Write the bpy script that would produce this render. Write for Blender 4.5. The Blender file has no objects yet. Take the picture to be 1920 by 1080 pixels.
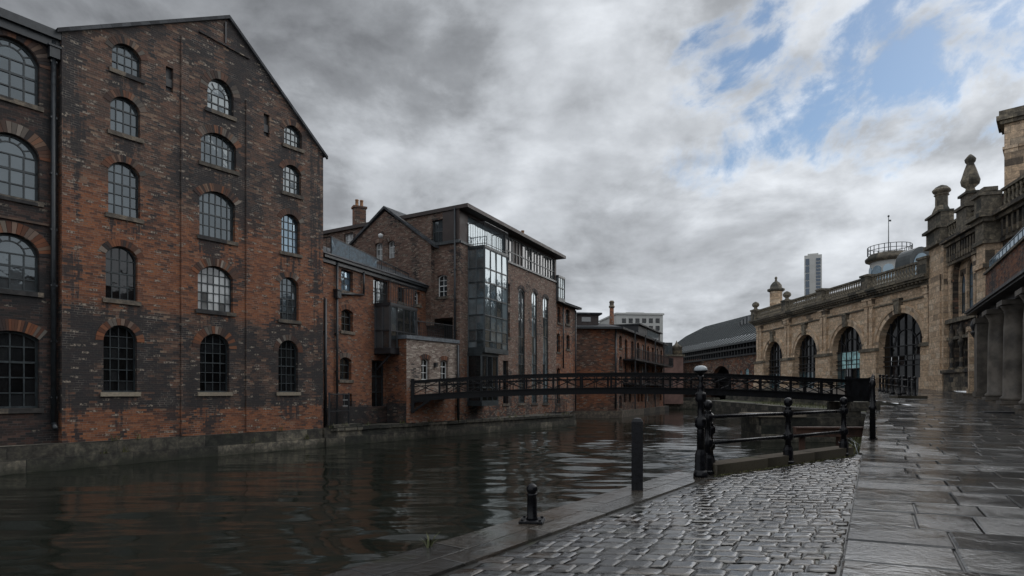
import bpy, bmesh, math, random
from mathutils import Vector
from mathutils.geometry import tessellate_polygon
R = random.Random(7)
rad = math.radians
S = bpy.context.scene
COL = S.collection
F, HZ = 1130.0, 735.0          # focal length and horizon row of the photograph

# ---------------------------------------------------------------- camera
cam = bpy.data.objects.new("camera", bpy.data.cameras.new("camera"))
COL.objects.link(cam)
cam.data.sensor_width = 36
cam.data.lens = 36 * F / 1920
cam.data.shift_y = 195 / 1920
cam.data.clip_end = 6000
cam.rotation_euler = (rad(90), 0, 0)
S.camera = cam
S.view_settings.view_transform = 'Standard'
S.view_settings.look = 'None'
S.view_settings.exposure = 0.62
S.view_settings.gamma = 1
S.cycles.use_denoising = True
S.cycles.max_bounces = 6
S.cycles.diffuse_bounces = 3
S.cycles.glossy_bounces = 4
S.cycles.sample_clamp_indirect = 4

# ---------------------------------------------------------------- node helper
class NT:
    def __init__(s, nt): s.nt = nt; nt.nodes.clear()
    def n(s, t, ins=None, **kw):
        d = s.nt.nodes.new(t)
        for k, v in kw.items(): setattr(d, k, v)
        for k, v in (ins or {}).items(): s.put(d.inputs[k], v)
        return d
    def put(s, sock, v):
        if isinstance(v, bpy.types.NodeSocket): s.nt.links.new(v, sock)
        elif isinstance(v, bpy.types.Node): s.nt.links.new(v.outputs[0], sock)
        else:
            if isinstance(v, tuple) and len(v) == 3 and sock.type == 'RGBA': v = v + (1,)
            sock.default_value = v
    def m(s, op, a, b=0.0, c=0.0, clamp=False):
        d = s.nt.nodes.new('ShaderNodeMath'); d.operation = op; d.use_clamp = clamp
        s.put(d.inputs[0], a); s.put(d.inputs[1], b); s.put(d.inputs[2], c)
        return d.outputs[0]
    def v(s, op, a, b=(0, 0, 0), out=0):
        d = s.nt.nodes.new('ShaderNodeVectorMath'); d.operation = op
        s.put(d.inputs[0], a)
        if op == 'SCALE': s.put(d.inputs['Scale'], b)
        else: s.put(d.inputs[1], b)
        return d.outputs[1] if out else d.outputs[0]
    def xyz(s, a): d = s.n('ShaderNodeSeparateXYZ', {0: a}); return d.outputs
    def cmb(s, x=0.0, y=0.0, z=0.0): return s.n('ShaderNodeCombineXYZ', {0: x, 1: y, 2: z}).outputs[0]
    def noise(s, vec, scale=1.0, detail=4.0, rough=0.5, dist=0.0, color=False):
        d = s.n('ShaderNodeTexNoise', {'Vector': vec, 'Scale': scale, 'Detail': detail, 'Roughness': rough, 'Distortion': dist})
        return d.outputs[1] if color else d.outputs[0]
    def sm(s, x, a, b, lo=0.0, hi=1.0):
        d = s.n('ShaderNodeMapRange', {0: x, 1: a, 2: b, 3: lo, 4: hi}, interpolation_type='SMOOTHSTEP'); return d.outputs[0]
    def lin(s, x, a, b, lo=0.0, hi=1.0): return s.n('ShaderNodeMapRange', {0: x, 1: a, 2: b, 3: lo, 4: hi}).outputs[0]
    def ramp(s, x, stops, const=False):
        d = s.n('ShaderNodeValToRGB', {0: x}); e = d.color_ramp.elements
        if const: d.color_ramp.interpolation = 'CONSTANT'
        while len(e) > 1: e.remove(e[-1])
        e[0].position, e[0].color = stops[0][0], tuple(stops[0][1]) + (1,)
        for p, c in stops[1:]:
            q = e.new(p); q.color = tuple(c) + (1,)
        return d.outputs[0]
    def mix(s, f, a, b, mode='MIX'):
        d = s.nt.nodes.new('ShaderNodeMix'); d.data_type = 'RGBA'; d.blend_type = mode
        s.put(d.inputs[0], f); s.put(d.inputs[6], a); s.put(d.inputs[7], b)
        return d.outputs[2]
    def bump(s, h, strength=0.5, dist=0.02, normal=None):
        d = s.n('ShaderNodeBump', {'Height': h, 'Strength': strength, 'Distance': dist})
        if normal is not None: s.put(d.inputs['Normal'], normal)
        return d.outputs[0]

# ---------------------------------------------------------------- sky
world = bpy.data.worlds.new("World"); S.world = world; world.use_nodes = True
SUN_AZ, SUN_EL = rad(62), rad(38)         # clockwise from +Y, behind the cloud to the right
w = NT(world.node_tree)
sky = w.n('ShaderNodeTexSky', sky_type='NISHITA', sun_disc=False, sun_elevation=SUN_EL, sun_rotation=SUN_AZ, air_density=1.0, dust_density=0.6)
tc = w.n('ShaderNodeTexCoord')
D = w.v('NORMALIZE', tc.outputs['Generated'])
dx, dy, dz = w.xyz(D)
pz = w.m('ADD', w.m('MAXIMUM', dz, 0.0), 0.16)
P = w.cmb(w.m('DIVIDE', dx, pz), w.m('DIVIDE', dy, pz), 0.0)
# layer coordinates: stretched along the wind, which blows from the lower left to the upper right
n1 = w.noise(w.v('ADD', w.v('MULTIPLY', P, (1.0, 0.75, 1)), (3.1, 0.4, 0.0)), 1.35, 9.0, 0.58, 0.35)
n2 = w.noise(w.v('ADD', w.v('MULTIPLY', P, (1.0, 0.8, 1)), (7.7, 2.3, 1.5)), 0.95, 7.0, 0.5, 0.25)
n3 = w.noise(w.v('ADD', P, (1.2, 9.3, 4.0)), 4.2, 8.0, 0.6, 0.5)
def sdir(px, py): return Vector(((px - 960), F, HZ - py)).normalized()
def glow(px, py, a, b): return w.sm(w.v('DOT_PRODUCT', D, tuple(sdir(px, py)), out=1), math.cos(rad(a)), math.cos(rad(b)))
n4 = w.noise(w.v('ADD', w.v('MULTIPLY', P, (1.0, 0.85, 1)), (3.1 + .05, 0.4 + .07, 0.0)), 1.35, 9.0, 0.58, 0.35)
n5 = w.noise(w.v('ADD', P, (4.4, 1.3, 2.0)), 2.3, 8.0, 0.55, 0.3)
n4 = w.noise(w.v('ADD', w.v('MULTIPLY', P, (1.0, 0.85, 1)), (3.1 + .06, 0.4 + .08, 0.0)), 1.35, 9.0, 0.58, 0.35)
n5 = w.noise(w.v('ADD', P, (4.4, 1.3, 2.0)), 2.3, 8.0, 0.55, 0.3)
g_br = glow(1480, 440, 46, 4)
g_dk = glow(300, -50, 55, 10)
# the torn gap with blue: streaks that lean to the right
fy = w.m('MAXIMUM', dy, 0.12)
ta, tb = w.m('DIVIDE', dx, fy), w.m('DIVIDE', dz, fy)
al, ac_ = w.m('ADD', w.m('MULTIPLY', ta, .80), w.m('MULTIPLY', tb, .60)), w.m('SUBTRACT', w.m('MULTIPLY', tb, .80), w.m('MULTIPLY', ta, .60))
n6 = w.noise(w.cmb(w.m('MULTIPLY', al, 5.5), w.m('MULTIPLY', ac_, 9.0), 3.0), 1.0, 9.0, 0.62, 0.25)
hole = w.m('MAXIMUM', w.m('MULTIPLY', glow(1720, 45, 14, 1), 1.05), w.m('MAXIMUM', w.m('MULTIPLY', glow(1560, 110, 12, 1), 0.88), w.m('MULTIPLY', glow(1375, 215, 11, 1), 0.80)))
blue = w.sm(w.m('ADD', hole, w.m('MULTIPLY', w.m('SUBTRACT', n6, 0.5), 2.6)), 0.60, 1.2)
Pa = w.v('MULTIPLY', D, (3.6, 3.6, 6.2))
n7 = w.noise(w.v('ADD', Pa, (6.1, 2.2, 7.0)), 1.0, 10.0, 0.56, 0.2)
n8 = w.noise(w.v('ADD', Pa, (6.1 - .10, 2.2, 7.0 + .13)), 1.0, 10.0, 0.56, 0.2)
puff = w.sm(n7, .43, .60)
lum = w.m('ADD', 0.50, w.m('MULTIPLY', w.m('SUBTRACT', n2, 0.5), 0.5))
lum = w.m('ADD', lum, w.m('MULTIPLY', w.m('SUBTRACT', puff, 0.5), -0.12))
lum = w.m('ADD', lum, w.m('MULTIPLY', w.m('SUBTRACT', n8, n7), 0.9))
lum = w.m('ADD', lum, w.m('MULTIPLY', w.m('SUBTRACT', n1, n4), 0.35))
lum = w.m('ADD', lum, w.m('MULTIPLY', w.m('SUBTRACT', n5, 0.5), 0.5))
lum = w.m('ADD', lum, w.m('MULTIPLY', w.m('SUBTRACT', n3, 0.5), 0.14))
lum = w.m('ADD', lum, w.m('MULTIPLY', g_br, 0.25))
lum = w.m('SUBTRACT', lum, w.m('MULTIPLY', g_dk, 0.13))
lum = w.m('ADD', lum, w.m('MULTIPLY', w.m('MULTIPLY', blue, w.m('SUBTRACT', 1.0, blue)), 0.5))
lum = w.m('ADD', lum, w.m('MULTIPLY', w.sm(dz, .56, .9), .7))  # extra brightness added to the sky above the view, to light the foreground
lum = w.m('ADD', lum, w.m('MULTIPLY', w.sm(dy, .3, -.3), .34))  # unseen sky behind the camera raised too, as added fill light
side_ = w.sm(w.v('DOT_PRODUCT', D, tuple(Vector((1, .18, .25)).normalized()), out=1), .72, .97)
lum = w.m('ADD', lum, w.m('MULTIPLY', side_, .5))  # glow added out of view on the right, for window reflections and facades
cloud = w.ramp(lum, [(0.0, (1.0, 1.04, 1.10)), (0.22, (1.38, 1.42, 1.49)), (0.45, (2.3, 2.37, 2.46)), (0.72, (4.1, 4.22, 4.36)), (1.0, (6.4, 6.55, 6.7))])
bl = w.mix(1.0, sky.outputs[0], (0.58, 0.64, 0.66), 'MULTIPLY')
cloud = w.mix(1.0, cloud, (0.885, 0.905, 0.935), 'MULTIPLY')
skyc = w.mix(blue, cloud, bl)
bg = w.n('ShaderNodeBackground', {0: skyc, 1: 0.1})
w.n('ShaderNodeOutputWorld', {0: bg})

sun = bpy.data.objects.new("sun", bpy.data.lights.new("sun", 'SUN'))
COL.objects.link(sun)
sun.data.energy = 1.0; sun.data.angle = rad(70); sun.data.color = (1, 0.97, 0.93)
sv = Vector((math.sin(SUN_AZ) * math.cos(SUN_EL), math.cos(SUN_AZ) * math.cos(SUN_EL), math.sin(SUN_EL)))
sun.rotation_euler = sv.to_track_quat('Z', 'Y').to_euler()
sun.location = sv * 100

# ---------------------------------------------------------------- materials
def mat(name):
    m = bpy.data.materials.new(name); m.use_nodes = True
    return m, NT(m.node_tree)
def out(t, **kw):
    ins = {k.replace('_', ' '): v for k, v in kw.items()}
    b = t.n('ShaderNodeBsdfPrincipled', ins)
    t.n('ShaderNodeOutputMaterial', {0: b})
    return b

def brick(name, bw=.22, bh=.075, A=None, B=None, zone=None, soot=.5, sootz=None, mort=(.16, .145, .125), mw=.011, fleck=.06, seed=0.0, soot_col=(.016, .017, .02), gain=1.0, mossz=None, mott=0.0, fleck_=0, stains=()):
    """courses of single bricks: every brick takes one colour; A and B are two kinds of brick shared out by height (zone) and by patches"""
    m, t = mat(name)
    uv = t.n('ShaderNodeUVMap').outputs[0]
    wob = t.noise(uv, 2.2, 2, .5, color=True)
    uvw = t.v('ADD', uv, t.v('SCALE', t.v('SUBTRACT', wob, (.5, .5, .5)), .035))
    u, v, _ = t.xyz(uvw)
    rv = t.m('DIVIDE', v, bh); row = t.m('FLOOR', rv); fv = t.m('SUBTRACT', rv, row)
    rr = t.n('ShaderNodeTexWhiteNoise', {'Vector': t.cmb(row, seed, 3.3)}, noise_dimensions='3D').outputs[0]
    cu = t.m('ADD', t.m('DIVIDE', u, bw), t.m('ADD', t.m('MULTIPLY', t.m('MODULO', row, 2.0), .5), t.m('MULTIPLY', rr, .3)))
    col = t.m('FLOOR', cu); fu = t.m('SUBTRACT', cu, col)
    mk = t.m('MAXIMUM', t.m('LESS_THAN', fu, mw / bw), t.m('LESS_THAN', fv, mw / bh))
    wn = t.n('ShaderNodeTexWhiteNoise', {'Vector': t.cmb(col, row, seed)}, noise_dimensions='3D')
    r1 = wn.outputs[0]; r2 = t.xyz(wn.outputs[1])[1]; r3 = t.xyz(wn.outputs[1])[2]
    cell = t.cmb(t.m('MULTIPLY', col, bw), t.m('MULTIPLY', row, bh), seed * 3.7)
    big = t.noise(cell, .33, 3, .55); mid = t.noise(t.v('ADD', cell, (9, 4, 1)), .8, 5, .6)
    vn = t.noise(t.v('MULTIPLY', cell, (1.3, .22, 1)), 1.0, 3, .5)         # streaks that run down
    ca = t.ramp(r1, A); c = ca
    if B:
        cb = t.ramp(r1, B)
        zf = t.ramp(t.lin(v, -3, 14), [(p, (k, k, k)) for p, k in [((z + 3) / 17, k) for z, k in zone]])
        zf = t.m('ADD', zf, t.m('ADD', t.m('MULTIPLY', t.m('SUBTRACT', big, .5), 1.3), t.m('MULTIPLY', t.m('SUBTRACT', r2, .5), .25)))
        c = t.mix(t.sm(zf, .35, .65), ca, cb)
    sz = soot
    if sootz: sz = t.ramp(t.lin(v, -3, 14), [((z + 3) / 17, (k, k, k)) for z, k in sootz])
    sm_ = t.m('ADD', t.m('MULTIPLY', t.m('SUBTRACT', mid, .5), 1.5), t.m('ADD', t.m('MULTIPLY', t.m('SUBTRACT', vn, .5), 1.6), t.m('MULTIPLY', t.m('SUBTRACT', r3, .5), .35)))
    if stains:
        stk = t.sm(t.noise(t.v('MULTIPLY', uv, (7, .35, 1)), 1.0, 4, .6), .38, .62); acc = 0.0
        for (uc_, zt_, hw_, L_, amt) in stains:
            e_ = t.m('ABSOLUTE', t.m('SUBTRACT', u, uc_))
            k_ = t.m('MULTIPLY', t.lin(e_, hw_ + .12, hw_ - .1, 0, amt), t.m('MULTIPLY', t.lin(v, zt_ - L_, zt_ - .1), t.m('LESS_THAN', v, zt_)))
            acc = t.m('MAXIMUM', k_, acc)
        sz = t.m('ADD', sz, t.m('MULTIPLY', acc, stk))
    sm_ = t.sm(t.m('ADD', sm_, sz), .42, .72)
    c = t.mix(t.m('MULTIPLY', sm_, .88), c, soot_col)
    fl = t.m('LESS_THAN', t.xyz(wn.outputs[1])[0], fleck)
    fine = t.noise(uv, 14, 4, .65)
    c = t.mix(t.m('MULTIPLY', fl, t.sm(fine, .42, .6)), c, (.27, .225, .18))
    mc = t.mix(sm_, mort, tuple(x * .35 for x in mort))
    mc = t.mix(t.m('MULTIPLY', t.sm(t.noise(uv, 1.7, 4, .6), .5, .68), .75), t.mix(.6, c, mc), tuple(min(1, x * 1.7) for x in mort))
    c = t.mix(mk, c, mc)
    c = t.mix(.55, c, t.mix(1.0, c, t.ramp(fine, [(.25, (.45, .45, .45)), (.75, (1.5, 1.5, 1.5))]), 'MULTIPLY'))
    if mott:
        mo = t.noise(uv, 3.2, 7, .68, .3)
        c = t.mix(mott, c, t.mix(1.0, c, t.ramp(mo, [(.34, (.22, .22, .22)), (.5, (.9, .9, .9)), (.66, (2.2, 2.1, 1.9))]), 'MULTIPLY'))
    if mossz is not None:
        mz = t.sm(t.m('ADD', v, t.m('MULTIPLY', t.m('SUBTRACT', t.noise(t.v('MULTIPLY', uv, (1, .4, 1)), 1.6, 4, .6), .5), .9)), mossz + .3, mossz - .15)
        c = t.mix(t.m('MULTIPLY', mz, .8), c, (.018, .022, .012))
    if gain != 1: c = t.mix(1.0, c, (gain, gain, gain), 'MULTIPLY')
    hgt = t.m('ADD', t.m('MULTIPLY', t.m('SUBTRACT', 1.0, mk), .7), t.m('ADD', t.m('MULTIPLY', fine, .5), t.m('MULTIPLY', r2, .5)))
    out(t, Base_Color=c, Roughness=.85, Normal=t.bump(hgt, .8, .02))
    return m

OR = [(0, (.085, .037, .022)), (.25, (.14, .051, .026)), (.55, (.195, .070, .031)), (.85, (.25, .094, .040)), (1, (.20, .10, .06))]
BR = [(0, (.04, .029, .025)), (.3, (.068, .041, .031)), (.6, (.10, .053, .037)), (.88, (.135, .068, .044)), (1, (.21, .145, .10))]
PK = [(0, (.07, .045, .036)), (.3, (.13, .075, .055)), (.6, (.17, .10, .075)), (.85, (.21, .13, .10)), (1, (.32, .24, .19))]
DK = [(0, (.018, .016, .016)), (.4, (.045, .028, .024)), (.75, (.085, .042, .032)), (1, (.12, .07, .055))]
M = {}
OR_BR = (OR, BR)
M['ring'] = brick('arch_brick', A=OR, B=BR, zone=[(-2, .3), (3, .3), (6, .5), (14, .8)], soot=.44, fleck=0, seed=21, gain=.8)
M['wing'] = brick('dark_brick', A=DK, B=OR, zone=[(-2, -.4), (3, -.1), (5, .12), (9, -.1), (13, -.4)], soot=.5, fleck=.03, seed=2, mort=(.09, .085, .08), gain=.6)
M['house'] = brick('red_brick', A=OR, B=BR, zone=[(-2, .9), (-.9, .8), (-.4, .2), (4.5, .25), (6.5, .5), (14, .5)],
                   sootz=[(-2, .75), (-.8, .68), (-.2, .22), (6, .3), (14, .3)], fleck=.08, seed=3, gain=.9)
M['ext'] = brick('pale_weathered_brick', A=OR, B=[(0, (.09, .06, .05)), (.4, (.19, .14, .115)), (.8, (.29, .24, .20)), (1, (.4, .35, .3))], zone=[(-2, .1), (-.6, .25), (.6, .8), (3, .85), (14, .9)], soot=.28, fleck=.22, seed=4, mort=(.24, .22, .2))
M['mid'] = brick('brown_brick', A=PK, B=OR, zone=[(-2, .6), (1, .5), (4, .25), (8, .15), (14, .1)], sootz=[(-2, .6), (-.8, .55), (.5, .3), (14, .24)], fleck=.2, seed=5, gain=.85)
M['far'] = brick('rust_brick', A=BR, B=OR, zone=[(-2, .45), (1, .6), (7, .5), (14, .4)], soot=.2, fleck=.07, seed=6, bw=.34, bh=.12)
M['right'] = brick('maroon_brick', A=DK, B=OR, zone=[(-2, .4), (5, .5), (8, .5), (14, .4)], soot=.42, fleck=.05, seed=8, bw=.32, bh=.12)
M['shedbrick'] = brick('viaduct_brick', A=BR, B=OR, zone=[(-2, .3), (14, .55)], soot=.3, fleck=.12, seed=9, bw=.5, bh=.2)
ST = [(0, (.44, .315, .21)), (.35, (.51, .375, .255)), (.7, (.56, .42, .295)), (1, (.58, .465, .345))]
M['stone'] = brick('sandstone', bw=1.1, bh=.5, A=ST, soot=.10, sootz=[(-2, .32), (1, .22), (2.5, .08), (8.6, .10), (10.3, .34), (14, .36)], mott=.45, fleck=.0, seed=11, mort=(.10, .085, .065), mw=.03, soot_col=(.05, .045, .04))
M['stonedk'] = brick('sooty_sandstone', bw=.9, bh=.42, A=[(0, (.06, .052, .042)), (.5, (.12, .10, .075)), (1, (.2, .165, .12))], soot=.42, mott=.7, fleck=.0, seed=12, mort=(.05, .045, .04), mw=.03)
M['trim'] = brick('weathered_trim_stone', bw=1.6, bh=.8, A=[(0, (.10, .088, .07)), (1, (.19, .165, .125))], soot=.4, mott=.7, fleck=.0, seed=13, mort=(.06, .055, .05), mw=.02, soot_col=(.035, .037, .032))
M['rubble'] = brick('rubble_stone', bw=.45, bh=.2, A=[(0, (.03, .027, .025)), (.5, (.085, .068, .052)), (.85, (.15, .12, .09)), (1, (.24, .12, .08))], soot=.4, mott=.6, fleck=.04, seed=14, mort=(.07, .06, .05), mw=.03)
M['plinth'] = brick('quay_stone', bw=1.5, bh=.42, A=[(0, (.04, .037, .03)), (.5, (.085, .078, .062)), (1, (.17, .155, .125))], soot=.46, fleck=.0, seed=15, mort=(.02, .02, .018), mw=.025, soot_col=(.015, .018, .014), mott=.9, mossz=-2.45, gain=.8)
M['sill'] = brick('sill_stone', bw=3, bh=3, A=[(0, (.06, .052, .042)), (1, (.12, .10, .08))], soot=.42, fleck=0, seed=16, mott=.7)
M['sillclean'] = brick('sill_stone_pale', bw=3, bh=3, A=[(0, (.2, .17, .13)), (1, (.3, .26, .2))], soot=.12, fleck=0, seed=17)
M['slate'] = brick('slate', bw=.35, bh=.2, A=[(0, (.02, .022, .026)), (.6, (.045, .05, .056)), (1, (.075, .08, .088))], soot=.22, fleck=.02, seed=18, mort=(.012, .012, .014), mw=.018)
M['concrete'] = brick('pale_render', bw=8, bh=3, A=[(0, (.42, .42, .40)), (1, (.5, .5, .48))], soot=-.1, fleck=0, seed=19, mort=(.3, .3, .3), mw=.03)

def plain(name, c, r=.5, var=.35, scale=6, bump=.25, metal=0.0, spec=.5, dist=.01):
    m, t = mat(name)
    g = t.n('ShaderNodeTexCoord').outputs['Object']
    a = t.noise(g, scale, 5, .6)
    cc = t.mix(t.sm(a, .3, .7), tuple(x * (1 - var) for x in c), tuple(min(1, x * (1 + var)) for x in c))
    out(t, Base_Color=cc, Roughness=t.lin(a, .3, .7, max(.02, r - .12), min(1, r + .12)), Metallic=metal, Specular_IOR_Level=spec, Normal=t.bump(t.noise(g, scale * 5, 3, .6), bump, dist))
    return m
M['iron'] = plain('black_painted_iron', (.005, .0055, .0075), .3, .5, 11, .3, dist=.004, spec=.25)
M['bridgeiron'] = plain('bridge_black_paint', (.005, .0055, .007), .5, .4, 5, .2, spec=.22)
M['ironmatt'] = plain('weathered_black_iron', (.013, .014, .017), .5, .4, 3, .3)
M['frame'] = plain('dark_green_window_paint', (.022, .030, .034), .45)
M['steel'] = plain('grey_steel_cladding', (.045, .052, .056), .4)
M['bluegrey'] = plain('blue_grey_metal', (.10, .15, .19), .4)
M['white'] = plain('white_window_paint', (.62, .64, .64), .5, .12)
M['lead'] = plain('lead_flashing', (.10, .115, .13), .45)
M['pipe'] = plain('downpipe_paint', (.018, .022, .026), .4)
M['clad'] = plain('dark_brown_cladding', (.045, .033, .03), .6, .3, 1.5)
M['timber'] = plain('weathered_timber', (.075, .045, .03), .75, .5, 4, .6)
M['rust'] = plain('rusty_iron', (.06, .03, .02), .75, .6, 3, .6)
M['capstone'] = plain('silvered_post_cap', (.30, .33, .35), .3, .2, 20)
M['terracotta'] = plain('terracotta', (.26, .13, .06), .8)
M['void'] = plain('dark_interior', (.008, .008, .009), .9)
M['column'] = plain('sooty_column_stone', (.12, .105, .088), .6, .5, 1.2, .5)
M['pink'] = plain('pinkish_render', (.20, .12, .10), .8, .3, .8)
M['roofmetal'] = plain('zinc_roof', (.05, .058, .06), .4, .3, 1)
M['moss'] = plain('mossy_soil', (.05, .055, .022), .9, .6, 4, .8, dist=.04)

def glass(name, base=(.02, .023, .026), ior=2.2, rough=.05, wave=.25, tint=None):
    m, t = mat(name)
    g = t.n('ShaderNodeTexCoord').outputs['Object']
    a = t.noise(g, .8, 4, .6)
    ru, rv_, _ = t.xyz(t.n('ShaderNodeUVMap').outputs[0])
    cc = t.mix(t.sm(t.m('ADD', t.m('MULTIPLY', a, .6), t.m('MULTIPLY', ru, .4)), .3, .7), tuple(x * .4 for x in base), tuple(x * 1.9 for x in base))
    kw = dict(Base_Color=cc, Roughness=rough, IOR=ior, Normal=t.bump(t.noise(g, 1.6, 3, .5), wave, .03))
    if tint: kw['Specular_Tint'] = tint + (1,)
    out(t, **kw)
    return m
M['glass'] = glass('old_window_glass', (.03, .035, .038), 2.0, tint=(.85, .95, 1.0))
M['glassdk'] = glass('dark_window_glass', (.008, .009, .01), 1.6)
M['glassbl'] = glass('blue_window_glass', (.06, .09, .12), 3.2, tint=(.7, .88, 1.0))
M['glassbay'] = glass('bay_glass', (.075, .095, .105), 3.0, .03, .35, tint=(.85, .95, 1.0))
M['glasspale'] = glass('curtained_glass', (.22, .23, .23), 1.9)
M['glassnavy'] = glass('navy_glass', (.015, .03, .05), 1.7)
M['glassteal'] = glass('teal_glass', (.06, .15, .18), 2.0)

def lit(name, c, e):
    m, t = mat(name)
    g = t.n('ShaderNodeTexCoord').outputs['Object']
    a = t.noise(g, 1.3, 3, .6)
    out(t, Base_Color=(.05, .07, .07), Roughness=.1, Emission_Color=c, Emission_Strength=t.lin(a, .35, .7, e * .2, e))
    return m
M['litwin'] = lit('lit_shop_window', (.35, .62, .66), .28)

def wet(name, cols, rlo, rhi, nscale, bstr, puddle=.5, tint_moss=0.0, bd=.012):
    """wet stone: uv carries one random pair per stone"""
    m, t = mat(name)
    uv = t.n('ShaderNodeUVMap').outputs[0]
    ux, uy, _ = t.xyz(uv)
    g = t.n('ShaderNodeTexCoord').outputs['Object']
    big = t.noise(g, .55, 4, .6); mid = t.noise(g, 2.4, 5, .6, .6); fine = t.noise(g, nscale, 5, .65)
    c = t.ramp(t.m('ADD', t.m('MULTIPLY', ux, .8), t.m('MULTIPLY', mid, .4)), cols)
    c = t.mix(.6, c, t.mix(1.0, c, t.ramp(fine, [(.3, (.4, .4, .4)), (.7, (1.5, 1.5, 1.5))]), 'MULTIPLY'))
    wetm = t.sm(t.m('ADD', t.m('MULTIPLY', big, .65), t.m('ADD', t.m('MULTIPLY', mid, .35), t.m('MULTIPLY', uy, .2))), puddle, puddle + .2)
    br = t.sm(t.m('ADD', t.m('MULTIPLY', t.noise(t.v('ADD', g, (5, 8, 0)), .8, 4, .6), .8), t.m('MULTIPLY', uy, .2)), .55, .66)
    c = t.mix(t.m('MULTIPLY', br, .6), c, (.045, .03, .018))
    if tint_moss: c = t.mix(t.m('MULTIPLY', t.sm(t.noise(g, 1.3, 4, .6), .55, .7), tint_moss), c, (.03, .036, .012))
    rg = t.m('ADD', t.lin(wetm, 0, 1, rhi, rlo), t.lin(fine, .3, .7, -.06, .06))
    rg = t.m('ADD', rg, t.m('MULTIPLY', t.m('SUBTRACT', uy, .5), .14))
    h = t.m('ADD', t.m('MULTIPLY', mid, .6), t.m('MULTIPLY', fine, t.lin(wetm, 0, 1, .5, .12)))
    out(t, Base_Color=c, Roughness=rg, IOR=1.5, Normal=t.bump(h, bstr, bd))
    return m
GR = [(.2, (.03, .03, .03)), (.5, (.06, .059, .057)), (.8, (.095, .091, .086))]
M['cobble'] = wet('wet_setts', [(.2, (.012, .012, .013)), (.5, (.026, .026, .027)), (.9, (.055, .053, .05))], .05, .26, 15, 1.0, .44, .2, bd=.02)
M['flag'] = wet('wet_flagstones', [(.2, (.025, .026, .027)), (.5, (.054, .055, .056)), (.9, (.095, .095, .093))], .04, .28, 16, .9, .44, bd=.03)
M['coping'] = wet('wet_coping', [(.2, (.02, .02, .019)), (.5, (.045, .043, .04)), (.8, (.075, .07, .062))], .07, .30, 13, 1.0, .48, .25, bd=.02)
M['kerb'] = wet('damp_kerb_stone', [(.2, (.03, .027, .018)), (.5, (.06, .053, .036)), (.8, (.08, .07, .05))], .4, .6, 20, .8, .5, .6)
M['joint'] = wet('joint_mud', [(.2, (.012, .012, .01)), (.8, (.03, .029, .02))], .3, .5, 20, .6, .5, .7)
M['street'] = wet('street_stone', [(.2, (.03, .029, .028)), (.8, (.07, .066, .06))], .4, .6, 3, .5, .5)

m, t = mat('canal_water')
g = t.n('ShaderNodeTexCoord').outputs['Object']
wnd = t.sm(t.noise(t.v('MULTIPLY', g, (.09, .05, 1)), 1.0, 2, .5), .35, .65, .35, 1.0)
h1 = t.noise(t.v('MULTIPLY', g, (.8, 2.6, 1)), 1.1, 5, .55, .4)
h2 = t.noise(t.v('MULTIPLY', g, (2.2, 6.0, 1)), 1.6, 4, .6, .3)
hh = t.m('MULTIPLY', wnd, t.m('ADD', h1, t.m('MULTIPLY', h2, .07)))
out(t, Base_Color=(.011, .013, .010), Roughness=.03, IOR=1.33, Normal=t.bump(hh, .35, .05))
M['water'] = m

# ---------------------------------------------------------------- geometry helpers
ROOT = {}                       # object -> root
class Fr:
    """a vertical plane: u runs to the right as seen from the camera side, d outwards, z up (z 0 is eye height)"""
    def __init__(s, px, Y, slope):
        s.s = slope; s.Y = Y; s.X = (px - 960) / F * Y
        d = Vector((slope, 1, 0)).normalized()
        if d.x * Y - s.X * d.y < 0: d = -d
        s.d = d; s.n = Vector((d.y, -d.x, 0)); s.o = Vector((s.X, Y, 0))
    def off(s, dd):
        f = Fr.__new__(Fr); f.s, f.d, f.n = s.s, s.d, s.n; f.o = s.o + s.n * dd; f.X, f.Y = f.o.x, f.o.y
        return f
    def yy(s, px): return (s.X - s.s * s.Y) / ((px - 960) / F - s.s)
    def u(s, px):
        Y = s.yy(px); return (Vector(((px - 960) / F * Y, Y, 0)) - s.o).dot(s.d)
    def z(s, px, py): return (HZ - py) / F * s.yy(px)
    def w(s, u, d, z): p = s.o + s.d * u + s.n * d; return Vector((p.x, p.y, z))
class Id:
    def w(s, u, d, z): return Vector((u, d, z))
ID = Id()
def AX(o, ang):
    f = Fr.__new__(Fr); f.o = Vector(o); f.d = Vector((math.cos(ang), math.sin(ang), 0)); f.n = Vector((math.sin(ang), -math.cos(ang), 0)); return f

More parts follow.
